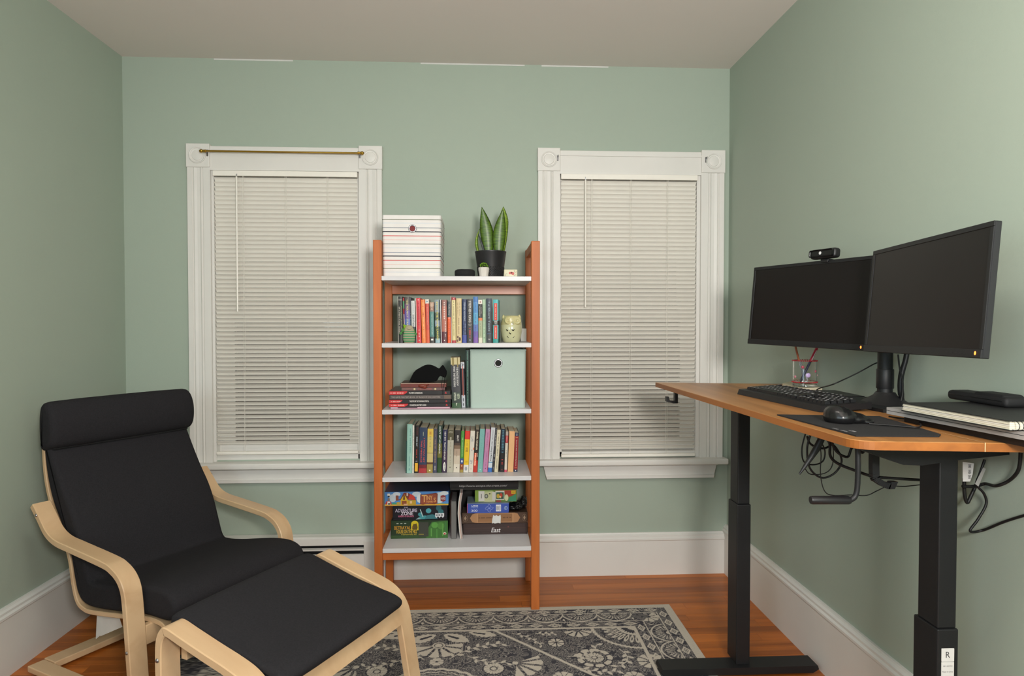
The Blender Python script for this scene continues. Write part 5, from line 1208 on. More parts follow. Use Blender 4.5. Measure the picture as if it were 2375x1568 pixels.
# magazines
MG = (-0.1221, -0.098, 0.4458, -0.0888, -0.0739, 0.4792)
solo('magazine_stack', 'grey and dark brochures standing together right of the game boxes', 'magazines',
     MB().box(MG[0] + .0005, MG[0] + .004, 2.845, 2.985, S5 + .0003, MG[2], hx('#4a3038')).box(MG[0] + .004, MG[1], 2.832, 2.99, S5 + .0003, MG[2] - .002, hx('#6e6c6a')).box(MG[1], MG[1] + .0025, 2.84, 2.99, S5 + .0003, MG[2] - .012, hx('#4a4a4c')), PRINT, ((MG[0] + MG[1]) / 2, 2.84, S5))
mgb = MB(); hz_ = MG[5] - S5; S5m = S5 + .0006
prf = [(0.010, 0), (0.004, .30), (.000, .55), (.003, .8), (.010, 1.0)]
for i in range(4):
    (a, za), (b, zb_) = prf[i], prf[i + 1]
    for k, (o0, o1, c) in enumerate(((-.006, -.0035, '#c8c4c0'), (-.0035, -.001, '#d8d0c4'), (-.001, .0012, '#a8726a'), (.0012, .0038, '#bdb4ac'), (.0038, .0062, '#a89c9a'))):
        x_ = MG[3] + .004
        mgb.add([(x_ + a + o0, 2.835, S5m + za * hz_), (x_ + a + o1, 2.835, S5m + za * hz_), (x_ + b + o1, 2.835, S5m + zb_ * hz_), (x_ + b + o0, 2.835, S5m + zb_ * hz_),
                 (x_ + a + o0, 2.990, S5m + za * hz_), (x_ + a + o1, 2.990, S5m + za * hz_), (x_ + b + o1, 2.990, S5m + zb_ * hz_), (x_ + b + o0, 2.990, S5m + zb_ * hz_)],
                [(0, 1, 2, 3), (4, 7, 6, 5), (0, 3, 7, 4), (1, 5, 6, 2), (3, 2, 6, 7), (0, 4, 5, 1)], hx(c))
solo('bent_magazines', 'pale bowed magazines leaning beside the right game pile', 'magazines', mgb, PRINT, (MG[3], 2.84, S5))
# right pile
RG = [(-0.0696, 0.2233, 0.2783, 0.3292), (-0.0743, 0.2184, 0.3289, 0.3769), (-0.0509, 0.1337, 0.3774, 0.4214), (-0.0161, 0.1704, 0.417, 0.4699), (-0.1323, 0.1845, 0.44, 0.4878)]
q0 = S5; q1 = q0 + RG[0][3] - RG[0][2]; q2 = q1 + RG[1][3] - RG[1][2]; q3 = q2 + RG[2][3] - RG[2][2]; q4 = q3 + RG[3][3] - RG[3][2]
GR = 'boxes piled at the right of the bottom shelf'
xr_ = min(RG[0][1], 0.2185)
g, w, h = game('dark wood-print box reading East at the foot of the right pile', (RG[0][0] + .001, xr_), q0, q1, 2.886, .10, '#3a2a28', '#2c2020', GR)
face(g, w, h, [('poly', '#46332f', R(.03, .97, .55, .62)), ('poly', '#33231f', R(.1, .8, .25, .30)), ('t', '#6e3a38', (.74, .68, .12, .12, 3)), ('h', '#e2dfe0', 'East', (.505, .40, .145, .42), .010, .25)])
g, w, h = game('carved-look brown box with a metal plaque and torn white tape, second in the right pile', (RG[1][0] + .001, xr_ - .001), q1, q2, 2.884, .10, '#503c30', '#3c2c22', GR)
face(g, w, h, [('poly', '#a87c56', [(.12, .5), (.155, .85), (.21, .97), (.80, .97), (.845, .88), (.885, .5), (.85, .12), (.80, .05), (.21, .05), (.155, .14)]), ('poly', '#8f6644', R(.24, .765, .14, .86)), ('poly', '#b88c64', R(.225, .24, .06, .95)), ('poly', '#b88c64', R(.765, .78, .06, .95)), ('t', '#3a2418', (.37, .52, .24, .10, 16)), ('t', '#3a2418', (.69, .52, .14, .10, 10)),
    ('ring', '#8a7462', [(.05 + .035 * math.cos(a * .7), .5 + .33 * math.sin(a * .7)) for a in range(9)], .0009), ('ring', '#8a7462', [(.95 + .033 * math.cos(a * .7), .5 + .33 * math.sin(a * .7)) for a in range(9)], .0009), ('poly', '#9c846e', [(.03, .5), (.05, .72), (.07, .5), (.05, .28)]), ('poly', '#9c846e', [(.93, .5), (.95, .72), (.97, .5), (.95, .28)])])
part('torn_tape', MB().prism([(.455 * w - w / 2, -.03 * h), (.47 * w - w / 2, .03 * h), (.50 * w - w / 2, -.02 * h), (.55 * w - w / 2, .03 * h), (.585 * w - w / 2, -.02 * h), (.59 * w - w / 2, .55 * h), (.585 * w - w / 2, .80 * h), (.55 * w - w / 2, .66 * h), (.52 * w - w / 2, .78 * h), (.50 * w - w / 2, .68 * h), (.475 * w - w / 2, .80 * h), (.46 * w - w / 2, .40 * h)], 'y', -.0026, -.0020), PAPERW, g, off=(0, 0, 0), label='torn white paper tape')
g, w, h = game('blue jigsaw puzzle box marked LARGE PIECE 300 with a barcode', RG[2][:2], q2, q3, 2.875, .12, '#3f57ac', '#8a9aa4', GR)
pz = []
for k in range(40):
    a = 2 * PI * k / 40; r_ = 1 + .28 * math.cos(4 * a) * (1 if k % 2 else 1) + .12 * math.sin(8 * a); pz.append((.53 + .085 * r_ * math.cos(a) * .85, .5 + .36 * r_ * math.sin(a) * .85))
face(g, w, h, [('poly', '#b04454', R(.0, .012, .03, .97)), ('h', '#dfe2ee', 'LARGE', (.185, .76, .155, .15), .04), ('h', '#8fa0d4', 'PIECE', (.185, .58, .155, .12), .01), ('h', '#c8d0ea', '300', (.175, .26, .15, .24), .01), ('ring', '#b4bfe4', pz, .0006), ('el', '#7f90d0', (.53, .5, .028, .09)),
    ('poly', '#dcdce4', R(.69, .81, .16, .86)), ('t', '#3a3a3c', (.75, .5, .095, .6, 9)), ('el', '#9fb4c4', (.925, .5, .04, .19)), ('el', '#3f57ac', (.925, .5, .03, .14)), ('h', '#c8e0c8', 'I', (.925, .5, .008, .2))])
g, w, h = game('green and red illustrated puzzle box with a yellow sticker on the blue puzzle', RG[3][:2], q3, q4, 2.895, .10, '#6e8c3c', '#7d9a4a', GR)
face(g, w, h, [('poly', '#a8b87a', R(.02, .42, .03, .97)), ('poly', '#7d9a3c', R(.0, .08, .02, .98)), ('poly', '#c8c89a', [(.22, .0), (.48, .0), (.44, .9), (.24, .8)]), ('poly', '#d8d4cc', R(.085, .225, .06, .92)), ('t', '#6a6864', (.155, .5, .03, .6, 1)), ('el', '#5a5c54', (.27, .5, .045, .2)), ('el', '#a8a89c', (.27, .5, .025, .11)), ('el', '#3a3c38', (.35, .70, .02, .05)), ('poly', '#d4d0c8', R(.41, .48, .1, .85)),
    ('poly', '#a83a24', [(.46, .98), (.98, .98), (.97, .7), (.88, .5), (.80, .42), (.72, .45), (.70, .9)]), ('poly', '#3f8a68', [(.78, .05), (.98, .05), (.98, .66), (.90, .50), (.82, .36)]), ('el', '#d8d4a8', (.75, .35, .045, .28)), ('poly', '#d8d4c8', R(.485, .70, .16, .94)), ('poly', '#2f5a44', R(.505, .685, .24, .82)), ('el', '#c8a838', (.55, .5, .035, .2)), ('el', '#c0442c', (.62, .55, .035, .2)), ('el', '#e0c8a0', (.60, .42, .02, .1)), ('poly', '#e0b428', R(.865, .965, .68, .95)), ('t', '#6a5414', (.915, .82, .07, .1, 5)), ('poly', '#a8383c', R(.5, .62, .02, .12))])
TBY = 2.90
g, w, h = game('flat black box printed with a web address, topmost of the right pile', (-0.1279, 0.1783), q4, SZ[3] - .0200, TBY, .12, '#1e1c1c', '#1e1c1c', GR, name='black_box', cat='box')
face(g, w, h, [('h', '#b4b0b0', 'http://www.escape-the-crate.com/', (.485, (0.4918 - q4) / h, .70, .0112 / h), .006, .25), ('poly', '#2c2826', R(.02, .98, .03, .05))])
g, w, h = game('plain black backing added upright to darken the gap behind the right pile', (-0.1259, 0.1234), S5, q4 - .004, 3.025, .025, '#121112', '#121112', None, name='black_box', cat='box')  # black slab added so the gap behind the pile stays dark
BGm = mat('black_polythene', '#121214', rough=.3, var=.1, bump=.6, bscale=60)
BGp = (0.1376, 0.219)
from mathutils import noise as mn
bx0_, bx1_ = RG[2][1] + .001, .2180
bagm = blobs([((bx0_ + .018, 2.935, q2 + .012), (.022, .040, .015)), ((bx0_ + .040, 2.935, q2 + .016), (.024, .040, .020)), ((bx1_ - .014, 2.950, q2 + .028), (.016, .034, .026))], .0022, 'plastic_bag', BGm)
for v in bagm.vertices:
    n_ = mn.noise(v.co * 70) * .006 + abs(mn.noise(v.co * 160 + Vector((3, 1, 7)))) * .005
    v.co += v.normal * n_
    v.co.z = max(v.co.z, q2 + .0006); v.co.y = min(v.co.y, 2.984); v.co.x = min(max(v.co.x, bx0_ if v.co.z < q3 + .001 else RG[3][1] + .002), bx1_)
bagm.transform(Matrix.Translation((-.19, -2.94, -q2)))
o = link('plastic_bag', bagm, None, (.19, 2.94, q2)); o['label'] = 'crumpled glossy black plastic bag beside the blue puzzle box'; o['category'] = 'bag'

# ================================================================== DESK
DZ = 0.982
FL, NL, NR, FR = (0.697, 2.548), (0.741, 1.246), (1.198, 1.186), (1.196, 2.455)
def lerp(a, b, t): return (a[0] + (b[0] - a[0]) * t, a[1] + (b[1] - a[1]) * t)
dk = world_thing('standing_desk', 'oak-topped standing desk with black crank frame along the right wall', 'desk', (0.96, 1.85, 0))
corner = []
for k in range(9):      # rounded near-left corner
    t = k / 8; a_ = lerp(NL, FL, .035); b_ = lerp(NL, NR, .10)
    corner.append(((1 - t) ** 2 * a_[0] + 2 * t * (1 - t) * NL[0] + t * t * b_[0], (1 - t) ** 2 * a_[1] + 2 * t * (1 - t) * NL[1] + t * t * b_[1]))
def slab(poly, m, nm, z0, z1):
    """board with a fine eased upper edge"""
    n = len(poly); cx_ = sum(p[0] for p in poly) / n; cy_ = sum(p[1] for p in poly) / n
    def ins(d): return [(p[0] + (cx_ - p[0]) / math.hypot(cx_ - p[0], cy_ - p[1]) * d, p[1] + (cy_ - p[1]) / math.hypot(cx_ - p[0], cy_ - p[1]) * d) for p in poly]
    L0, L1, L2 = poly, poly, ins(.0018)
    vs = [(x, y, z0) for x, y in L0] + [(x, y, z1 - .0015) for x, y in L1] + [(x, y, z1) for x, y in L2]
    fs = [tuple(range(n))[::-1], tuple(range(2 * n, 3 * n))]
    r_ = n; fs += [(r_ + i, r_ + (i + 1) % n, r_ + n + (i + 1) % n, r_ + n + i) for i in range(n)]
    bd_ = part(nm, MB().add(vs, fs), m, dk)
    part('edge_band', MB().add(vs[:2 * n], [(i, (i + 1) % n, n + (i + 1) % n, n + i) for i in range(n)]), DESKE, bd_)
    return bd_
s0 = (0.978, 1.2061)
s1 = (1.0142, 1.4294)
dirx = (s1[0] - s0[0]) / (s1[1] - s0[1])
NM = (s0[0], NL[1] + (NR[1] - NL[1]) * (s0[0] - NL[0]) / (NR[0] - NL[0]))
FM = (NM[0] + (FL[0] - NL[0]) * .5, FL[1] + (FR[1] - FL[1]) * (NM[0] - FL[0]) / (FR[0] - FL[0]))
slab([FL] + corner + [NM, FM], DESKW, 'desktop_board', DZ - .0175, DZ)
slab([(FM[0] + .0010, FM[1]), (NM[0] + .0010, NM[1]), NR, FR], DESKW, 'desktop_board', DZ - .0175, DZ)
part('joint_line', MB().quad((FM[0] - .0004, FM[1], DZ + .0003), (FM[0] + .0014, FM[1], DZ + .0003), (NM[0] + .0014, NM[1] - .0003, DZ + .0003), (NM[0] - .0004, NM[1] - .0003, DZ + .0003))
     .quad((NM[0] - .0004, NM[1] - .0006, DZ - .0175), (NM[0] + .0016, NM[1] - .0006, DZ - .0175), (NM[0] + .0016, NM[1] - .0006, DZ + .0003), (NM[0] - .0004, NM[1] - .0006, DZ + .0003)), SEAM, dk)
UZ = DZ - .0178
# near column, far column (two telescoping rectangular tubes each)
for (cx0, cx1, ya, yb, zj, ftx0, ftx1) in ((.889, .9375, 2.200, 2.282, .590, .620, 1.172), (1.037, 1.087, 1.418, 1.500, .520, .640, 1.180)):
    col = part('outer_column', MB().rbox(cx0, cx1, ya, yb, .032, zj, r=.003, seg=2), BLACKM, dk)
    part('inner_column', MB().rbox(cx0 + .0028, cx1 - .0030, ya + .004, yb - .010, zj, UZ - .03, r=.003, seg=2), BLACKM, dk)
    if ya < 2:
        lb = part('label', MB().rbox(1.0468, 1.0765, ya - .0009, ya - .0001, .4465, .4770, r=.0008, seg=1), PAPERW, col, label='white label printed R')
        lt = MB(); letter(lt, 'R', (1.0618, ya - .0011, .4625), (1, 0, 0), (0, 0, 1), .0095, .0140, .0); part('label_print', lt, ink('#2a2a2c'), dk)
        part('label', MB().rbox(1.0468, 1.0765, ya - .0009, ya - .0001, .405, .4455, r=.0008, seg=1), PAPERW, col, label='white label with small print')
        lt = MB(); letter(lt, '081-200901', (1.0615, ya - .0011, .4365), (1, 0, 0), (0, 0, 1), .0215, .0028); letter(lt, 'Made In China', (1.0615, ya - .0011, .4235), (1, 0, 0), (0, 0, 1), .0255, .0032); part('label_print', lt, ink('#4a4a4c'), dk)
    zf_ = RZ + .0001
    if ya > 2:
        fp = [(ftx0, .012 + zf_), (ftx0 + .006, .034), (ftx1 - .004, .034), (ftx1, .012 + zf_), (ftx1 - .02, zf_), (ftx0 + .02, zf_)]
        part('foot', MB().prism(fp, 'y', ya - .022, ya + .050), BLACKM, dk)
    else:
        fp = [(ftx0 + .14, .012 + zf_), (ftx0 + .146, .034), (ftx1 - .004, .034), (ftx1, .012 + zf_), (ftx1 - .02, zf_), (ftx0 + .16, zf_)]
        part('foot', MB().prism(fp, 'y', ya - .002, ya + .070), BLACKM, dk)
    # support arm below the top, tapering towards both ends
    mx_ = (cx0 + cx1) / 2
    part('support_arm', MB().prism([(.80, UZ - .012), (.80, UZ), (1.190, UZ), (1.190, UZ - .046), (1.078, UZ - .056), (.9876, UZ - .068), (.944, UZ - .066), (.8896, UZ - .047), (.855, UZ - .034)] if ya < 2 else [(.76, UZ - .006), (.76, UZ), (1.185, UZ), (1.185, UZ - .012), (mx_ + .10, UZ - .038), (mx_ - .05, UZ - .045), (.86, UZ - .022)], 'y', ya - .012, ya + .044), BLACKM, dk)
part('crossbar', MB().rbox(.925, .965, 1.46, 2.22, UZ - .040, UZ - .002, r=.002, seg=1), BLACKM, dk)
part('gear_box', MB().prism([(.90, UZ), (.91, UZ - .050), (.965, UZ - .066), (1.04, UZ - .068), (1.04, UZ)], 'y', 1.47, 1.56), BLACKM, dk)
hkp = [(0.748, 2.45, 0.9689), (0.7482, 2.45, 0.9163), (0.7333, 2.45, 0.9115), (0.7167, 2.45, 0.9182), (0.7133, 2.45, 0.9346)]
hk2 = part('headphone_hook', MB().rbox(hkp[0][0] - .004, hkp[0][0] + .030, 2.438, 2.462, UZ - .006, UZ, r=.001, seg=1)
     .rbox(hkp[0][0] - .005, hkp[0][0] + .006, 2.438, 2.462, hkp[2][2], UZ - .004, r=.0015, seg=1)
     .prism([(hkp[0][0] + .004, hkp[2][2]), (hkp[0][0] - .012, hkp[2][2]), (hkp[3][0] - .006, hkp[3][2]), (hkp[4][0] - .003, hkp[4][2] + .002), (hkp[4][0] + .006, hkp[4][2] + .002), (hkp[3][0] + .006, hkp[3][2] + .004), (hkp[0][0] - .008, hkp[2][2] + .009), (hkp[0][0] + .004, hkp[2][2] + .009)], 'y', 2.440, 2.460), BLACKP, dk)
cr_a = [(0.7946, 1.33, 0.9511), (0.7945, 1.33, 0.8784), (0.7902, 1.33, 0.8512), (0.7791, 1.33, 0.8422)]
ck = part('crank_rod', MB().tube([(cr_a[0][0], 1.45, UZ - .010), (cr_a[0][0], 1.345, UZ - .010), (cr_a[0][0], 1.331, UZ - .018), cr_a[1], cr_a[2], cr_a[3]], .0055, 12, smooth=5), BLACKM, dk, smooth=50)
hd = [(0.6937, 1.33, 0.8434), (0.7791, 1.33, 0.8422)]
part('crank_handle', MB().tube([hd[0], (hd[0][0] + .003, hd[0][1], hd[0][2]), (hd[1][0] - .004, hd[1][1], hd[1][2]), hd[1]], [.0078, .0088, .0088, .0070], 18), BLACKP, dk, smooth=40)
uh = [(0.9404, 1.5, 0.9112), (0.9411, 1.5, 0.8558), (0.9454, 1.5, 0.8424), (0.9624, 1.5, 0.8309), (0.9773, 1.5, 0.8266)]
uh = [tuple(p) for p in crom(uh, 4)]
m_ = MB()
for i in range(len(uh) - 1):
    a_, b_ = Vector(uh[i]), Vector(uh[i + 1]); d_ = (b_ - a_).normalized(); n_ = Vector((-d_.z, 0, d_.x)) * .0042 if False else Vector((d_.z, 0, -d_.x)) * .0085
    t_ = Vector((0, .016, 0))
    k1 = .35 if i > 1 else 1.0
    n_ = n_ * (1 if i < 8 else .8)
    m_.add([a_ - n_, a_ + n_, b_ + n_, b_ - n_, a_ - n_ + t_, a_ + n_ + t_, b_ + n_ + t_, b_ - n_ + t_], [(0, 3, 2, 1), (4, 5, 6, 7), (0, 1, 5, 4), (1, 2, 6, 5), (2, 3, 7, 6), (3, 0, 4, 7)])
m_.prism([(uh[-1][0] - .006, uh[-1][2] - .007), (uh[-1][0] + .010, uh[-1][2] - .007), (uh[-1][0] + .018, uh[-1][2] + .010), (uh[-1][0] + .002, uh[-1][2] + .010)], 'y', 1.5, 1.516)
part('cable_hook', m_, BLACKM, dk)
for px_ in [0.9599, 0.995]:
    for q_ in (0, .0048):
        m_ = MB(); c_ = Vector((px_ + q_, 1.30, UZ - .0008)); pts = [c_ + Vector((.0042 * math.cos(PI + PI * k / 10), 0, .0042 * math.sin(PI + PI * k / 10))) for k in range(11)]
        part('cable_clip', m_.tube(pts, .0007, 6), PAPERW, dk)

# ---- monitors
def monitor(label, A, B, h, lean, bulge, seed):
    """A far bottom corner, B near bottom corner of the display (x,y,z)"""
    A = Vector(A); B = Vector(B); ex = (B - A); W_ = ex.length; ex.normalize()
    up = Vector((lean, 0, 1)).normalized(); up = (up - ex * up.dot(ex)).normalized(); ey = up.cross(ex)   # ey points to the wall
    M_ = Matrix((ex, ey, up)).transposed()
    o = thing('monitor', label, 'monitor', A)
    o.rotation_euler = M_.to_euler()
    t = .014; bz = .011; bb = .018
    mb = MB().rbox(0, W_, 0.0012, t, 0, h, r=.0015, seg=1)
    part('housing', mb, BLACKS, o, off=(0, 0, 0))
    part('bezel', MB().rbox(0, W_, -.0035, .0012, 0, bb, r=.001, seg=1).rbox(0, W_, -.0015, .0012, h - bz, h, r=.0008, seg=1).rbox(0, bz, -.0015, .0012, bb, h - bz, r=.0008, seg=1).rbox(W_ - bz, W_, -.0015, .0012, bb, h - bz, r=.0008, seg=1), BLACKS, o, off=(0, 0, 0))
    part('screen', MB().box(bz, W_ - bz, .0002, .0016, bb, h - bz), SCREEN, o, off=(0, 0, 0))
    part('rear_shell', MB().prism([(.10, t), (.14, t + bulge), (W_ - .14, t + bulge), (W_ - .10, t)], 'z', h * .2, h * .8), BLACKS, o, off=(0, 0, 0))
    part('power_light', MB().lathe([(.0030, -.001), (.0028, .0006), (.0001, .0010)], 0, 0, 12, M=Matrix.Translation((W_ - .018, -.0036, bb * .55)) @ Matrix.Rotation(PI / 2, 4, 'X') @ Matrix.Diagonal((.8, 1.4, 1, 1))), mat('orange_standby_light', '#ff7a30', rough=.4, emit=3.5), o, off=(0, 0, 0))
    for k in range(5):
        part('button', MB().rbox(W_ - .055 - .016 * k, W_ - .046 - .016 * k, -.0040, -.0034, bb * .42, bb * .55, r=.0002, seg=1), BLACKP, o, off=(0, 0, 0))
    return o, M_, A, W_
mL = monitor('left-hand black widescreen monitor, farther from the camera, webcam on top', (0.9716, 2.317, 1.1413), (1.1108, 1.822, 1.1345), .275, .085, .030, 1)
mR = monitor('right-hand black widescreen monitor, nearer and larger in view', (1.0571, 1.744, 1.1369), (0.9985, 1.250, 1.1432), .275, .085, .035, 2)
# webcam
Mw = Matrix.Translation((1.0841, 2.0, 1.412))
wc = thing('webcam', 'black bar webcam with white lens ring clipped on the left-hand monitor', 'webcam', (1.0841, 2.0, 1.412), rot=mL[0].rotation_euler[:])
part('clip', MB().rbox(-.016, .016, -.006, .018, -.006, .003, r=.002, seg=2).rbox(-.014, .014, -.0065, -.004, -.008, .0, r=.001, seg=1), BLACKP, wc, off=(0, 0, 0))
part('body', MB().rbox(-.056, .047, -.014, .014, .004, .035, r=.0095, seg=5), BLACKP, wc, off=(0, 0, 0), smooth=40)
part('lens_ring', MB().lathe([(.0052, -.001), (.0050, .0012), (.0001, .0016)], 0, 0, 20, M=Matrix.Translation((-.010, -.014, .021)) @ Matrix.Rotation(PI / 2, 4, 'X')), mat('white_lens_cover', '#e2e2e4', rough=.4), wc, off=(0, 0, 0))
part('grille_face', MB().rbox(-.052, .043, -.0148, -.0135, .008, .031, r=.006, seg=4), mat('webcam_front_gloss', '#0f0f11', rough=.25), wc, off=(0, 0, 0))
# stand
sd_ = world_thing('monitor_stand', 'black dual monitor stand with round post and wide flat base on the desk', 'monitor stand', (1.138, 1.78, DZ))
part('base_plate', MB().prism([(1.075, 1.905), (1.042, 1.700), (1.046, 1.640), (1.190, 1.625), (1.196, 1.930)], 'z', DZ + .0003, DZ + .009), BLACKM, sd_)
part('base_cone', MB().lathe([(.062, DZ + .009), (.058, DZ + .012), (.030, DZ + .030), (.0235, DZ + .040)], 1.138, 1.775, 32, sy=1.3, sx=.9), BLACKP, sd_, smooth=40)
part('post', MB().lathe([(.0195, DZ + .030), (.0195, 1.300), (.0001, 1.300)], 1.136, 1.775, 32), BLACKM, sd_, smooth=40)
part('collar', MB().lathe([(.0215, 1.032), (.0222, 1.034), (.0222, 1.084), (.0215, 1.086)], 1.136, 1.775, 32), BLACKP, sd_, smooth=40)
part('arm', MB().rbox(1.142, 1.166, 1.50, 2.06, 1.262, 1.296, r=.006, seg=2), BLACKM, sd_)
part('mount', MB().rbox(1.137, 1.144, 1.96, 2.02, 1.245, 1.310, r=.003, seg=1), BLACKM, sd_)
part('mount', MB().rbox(1.112, 1.144, 1.505, 1.565, 1.245, 1.310, r=.003, seg=1), BLACKM, sd_)
part('cable_guide', MB().tube([(1.1753, 1.74, 1.1368), (1.1696, 1.74, 1.1072), (1.1591, 1.74, 1.0693), (1.1584, 1.74, 1.0301), (1.1637, 1.74, 1.0004), (1.1674, 1.74, 0.9933)], [.007, .007, .0075, .008, .006, .008], 10, smooth=3), BLACKP, sd_, smooth=50)
part('cable', MB().tube([(1.1366, 1.72, 1.1295), (1.1406, 1.72, 1.0967), (1.1483, 1.72, 1.0615), (1.1511, 1.72, 1.0322), (1.1467, 1.72, 1.0029)], .0022, 8, smooth=4), RUBBER, sd_, smooth=50)
solo('webcam_cable', 'thin black cable drooping from the monitor post to the desk behind the keyboard', 'cable',
     MB().tube([(a, b, max(c, DZ + .003)) for a, b, c in [(1.1825, 1.85, 1.1033), (1.1541, 1.85, 1.0971), (1.1091, 1.85, 1.0733), (1.0642, 1.85, 1.0522), (1.0258, 1.85, 1.036), (1.08, 2.0105, 1.0114), (1.08, 2.0394, 1.0004), (1.08, 2.0418, 0.9877), (1.08, 2.0231, 0.9842)]], .0019, 8, smooth=5), RUBBER, (1.1, 2.0796, 0.9835), smooth=60)
# black docking slab behind the keyboard
bd = world_thing('docking_slab', 'flat black slab with tiny white print behind the keyboard', 'device', (1.135, 2.02, DZ))
part('body', MB().prism([(1.075, 2.13), (1.050, 1.93), (1.175, 1.935), (1.185, 2.12)], 'z', DZ + .0003, DZ + .010), BLACKP, bd)
m_ = MB(); ticks(m_, (1.075, 1.975, DZ + .0104), (.12, -1, 0), (1, .12, 0), .055, .006, 9); part('print', m_, ink('#b8b8bc'), bd)

# keyboard
kx = Vector((.038, -.432, 0)).normalized(); ky = Vector((.432, .038, 0)).normalized(); kz = Vector((0, 0, 1))
KB = thing('keyboard', 'full-size black wired keyboard lying along the desk edge', 'keyboard', (.846, 2.100, DZ + .0004))
tilt = math.radians(3.0)
KB.rotation_euler = (Matrix((kx, ky, kz)).transposed() @ Matrix.Rotation(tilt, 3, 'X')).to_euler()
part('case', MB().prism([(0, 0), (.006, .016), (.148, .016), (.150, .012), (.148, -.001), (.01, -.001)], 'x', 0, .446, None), BLACKP, KB, off=(0, 0, 0))
part('foot', MB().rbox(.03, .05, .135, .145, -.0078, -.001, r=.0005, seg=1), BLACKP, KB, off=(0, 0, 0)); part('foot', MB().rbox(.39, .41, .135, .145, -.0078, -.001, r=.0005, seg=1), BLACKP, KB, off=(0, 0, 0))
KEYM = mat('black_keycap', '#17171a', rough=.35); kmesh = {}
leg_ = MB()
def key(x, y, w=.0168, d=.0160):
    k_ = (round(w, 4), round(d, 4))
    if k_ not in kmesh:
        kmesh[k_] = MB().add([(0, 0, 0), (w, 0, 0), (w, d, 0), (0, d, 0), (.0016, .0016, .0072), (w - .0016, .0016, .0072), (w - .0016, d - .0012, .0078), (.0016, d - .0012, .0078)], [(4, 5, 6, 7), (0, 1, 5, 4), (1, 2, 6, 5), (2, 3, 7, 6), (3, 0, 4, 7)]).mesh('key', KEYM)
    link('key', kmesh[k_], KB, (x, y, .0162))
    if w < .03:
        leg_.quad((x + w * .24, y + d * .40, .0243), (x + w * .60, y + d * .40, .0243), (x + w * .60, y + d * .78, .0243), (x + w * .24, y + d * .78, .0243))
P_ = .0185; X0 = .012
rows = [(.128, [0, 2, 3, 4, 5, 6.5, 7.5, 8.5, 9.5, 11, 12, 13, 14], None), ]
for c_ in rows[0][1]: key(X0 + c_ * P_, .126)
def run_(y, seq):
    x = 0.0
    for w_ in seq: key(X0 + x * P_, y, w_ * P_ - .0017); x += w_
run_(.102, [1] * 13 + [2]); run_(.0835, [1.5] + [1] * 12 + [1.5]); run_(.065, [1.75] + [1] * 11 + [2.25]); run_(.0465, [2.25] + [1] * 10 + [2.75]); run_(.028, [1.25, 1.25, 1.25, 6.25, 1.25, 1.25, 1.25, 1.25])
for r_, ys_ in enumerate((.126, .102, .0835)):
    for c_ in range(3): key(X0 + (15.3 + c_) * P_, ys_)
for c_ in range(3): key(X0 + (15.3 + c_) * P_, .028)
key(X0 + 16.3 * P_, .0465)
for r_, ys_ in enumerate((.102, .0835, .065, .0465, .028)):
    for c_ in range(4): key(X0 + (18.55 + c_) * P_, ys_)
part('key_legends', leg_, ink('#c8c8cc'), KB, off=(0, 0, 0))
# mouse mat, mouse
mt_ = world_thing('mouse_mat', 'thin black cloth mouse mat with small printed mark at the desk corner', 'mouse mat', (.85, 1.43, DZ))
part('mat', MB().prism([(0.7486, 1.6053), (0.7676, 1.3084), (0.7675, 1.2927), (0.9332, 1.2791), (0.9513, 1.299), (0.9809, 1.5185), (0.9872, 1.5623)], 'z', DZ + .0003, DZ + .0032), mat('black_mat_cloth', '#1b1b1d', rough=.85, bump=.2, bscale=900), mt_)
m_ = MB(); cpt = Vector((0.7721, 1.3564, 0.986)); cpt.z = DZ + .0036; ud = Vector((0.7699, 1.3123, 0.986)) - Vector((0.7649, 1.3742, 0.986)); ud.z = 0; ud.normalize(); vd = Vector((-ud.y, ud.x, 0))
ticks(m_, cpt, ud, vd, .055, .006, 12); c2_ = cpt + vd * .014 + ud * .016; m_.quad(c2_ - ud * .010 - vd * .001, c2_ + ud * .010 - vd * .001, c2_ + ud * .010 + vd * .001, c2_ - ud * .010 + vd * .001); m_.quad(c2_ - ud * .005 + vd * .003, c2_ + ud * .008 + vd * .003, c2_ + ud * .008 + vd * .006, c2_ - ud * .005 + vd * .006)
part('print', m_, ink('#b0b0b4'), mt_)
mz = DZ + .0034
ms_ = blobs([((.833, 1.470, mz + .012), (.034, .040, .024)), ((.826, 1.470, mz + .020), (.026, .034, .020)), ((.862, 1.472, mz + .008), (.036, .036, .015)), ((.885, 1.462, mz + .003), (.022, .026, .009)), ((.868, 1.505, mz + .010), (.022, .024, .016))], .0022, 'body', mat('black_gloss_plastic', '#161617', rough=.26, var=.02))
for v in ms_.vertices: v.co.z = max(v.co.z, mz)
ms_.transform(Matrix.Translation((-.845, -1.47, -mz)))
mo = thing('computer_mouse', 'rounded black corded mouse on the mouse mat', 'computer mouse', (.845, 1.47, mz)); part('body', ms_, None, mo, off=(0, 0, 0))
part('wheel', MB().tube([(-.030, -.006, .030), (-.030, .004, .031)], .004, 12), BLACKP, mo, off=(0, 0, 0), smooth=40)
part('cord', MB().tube([tuple(Vector(q) - Vector((.845, 1.47, mz))) for q in [(0.8734, 1.4197, 0.9885), (0.904, 1.3993, 0.9885), (0.9309, 1.3735, 0.9885), (0.9503, 1.3666, 0.9885), (0.9763, 1.3956, 0.9885), (1.0119, 1.4584, 0.9885), (1.0121, 1.4859, 0.9885), (0.9959, 1.5009, 0.9885), (0.9905, 1.5302, 0.9885)]], .0019, 8, smooth=5), RUBBER, mo, off=(0, 0, 0), smooth=50)
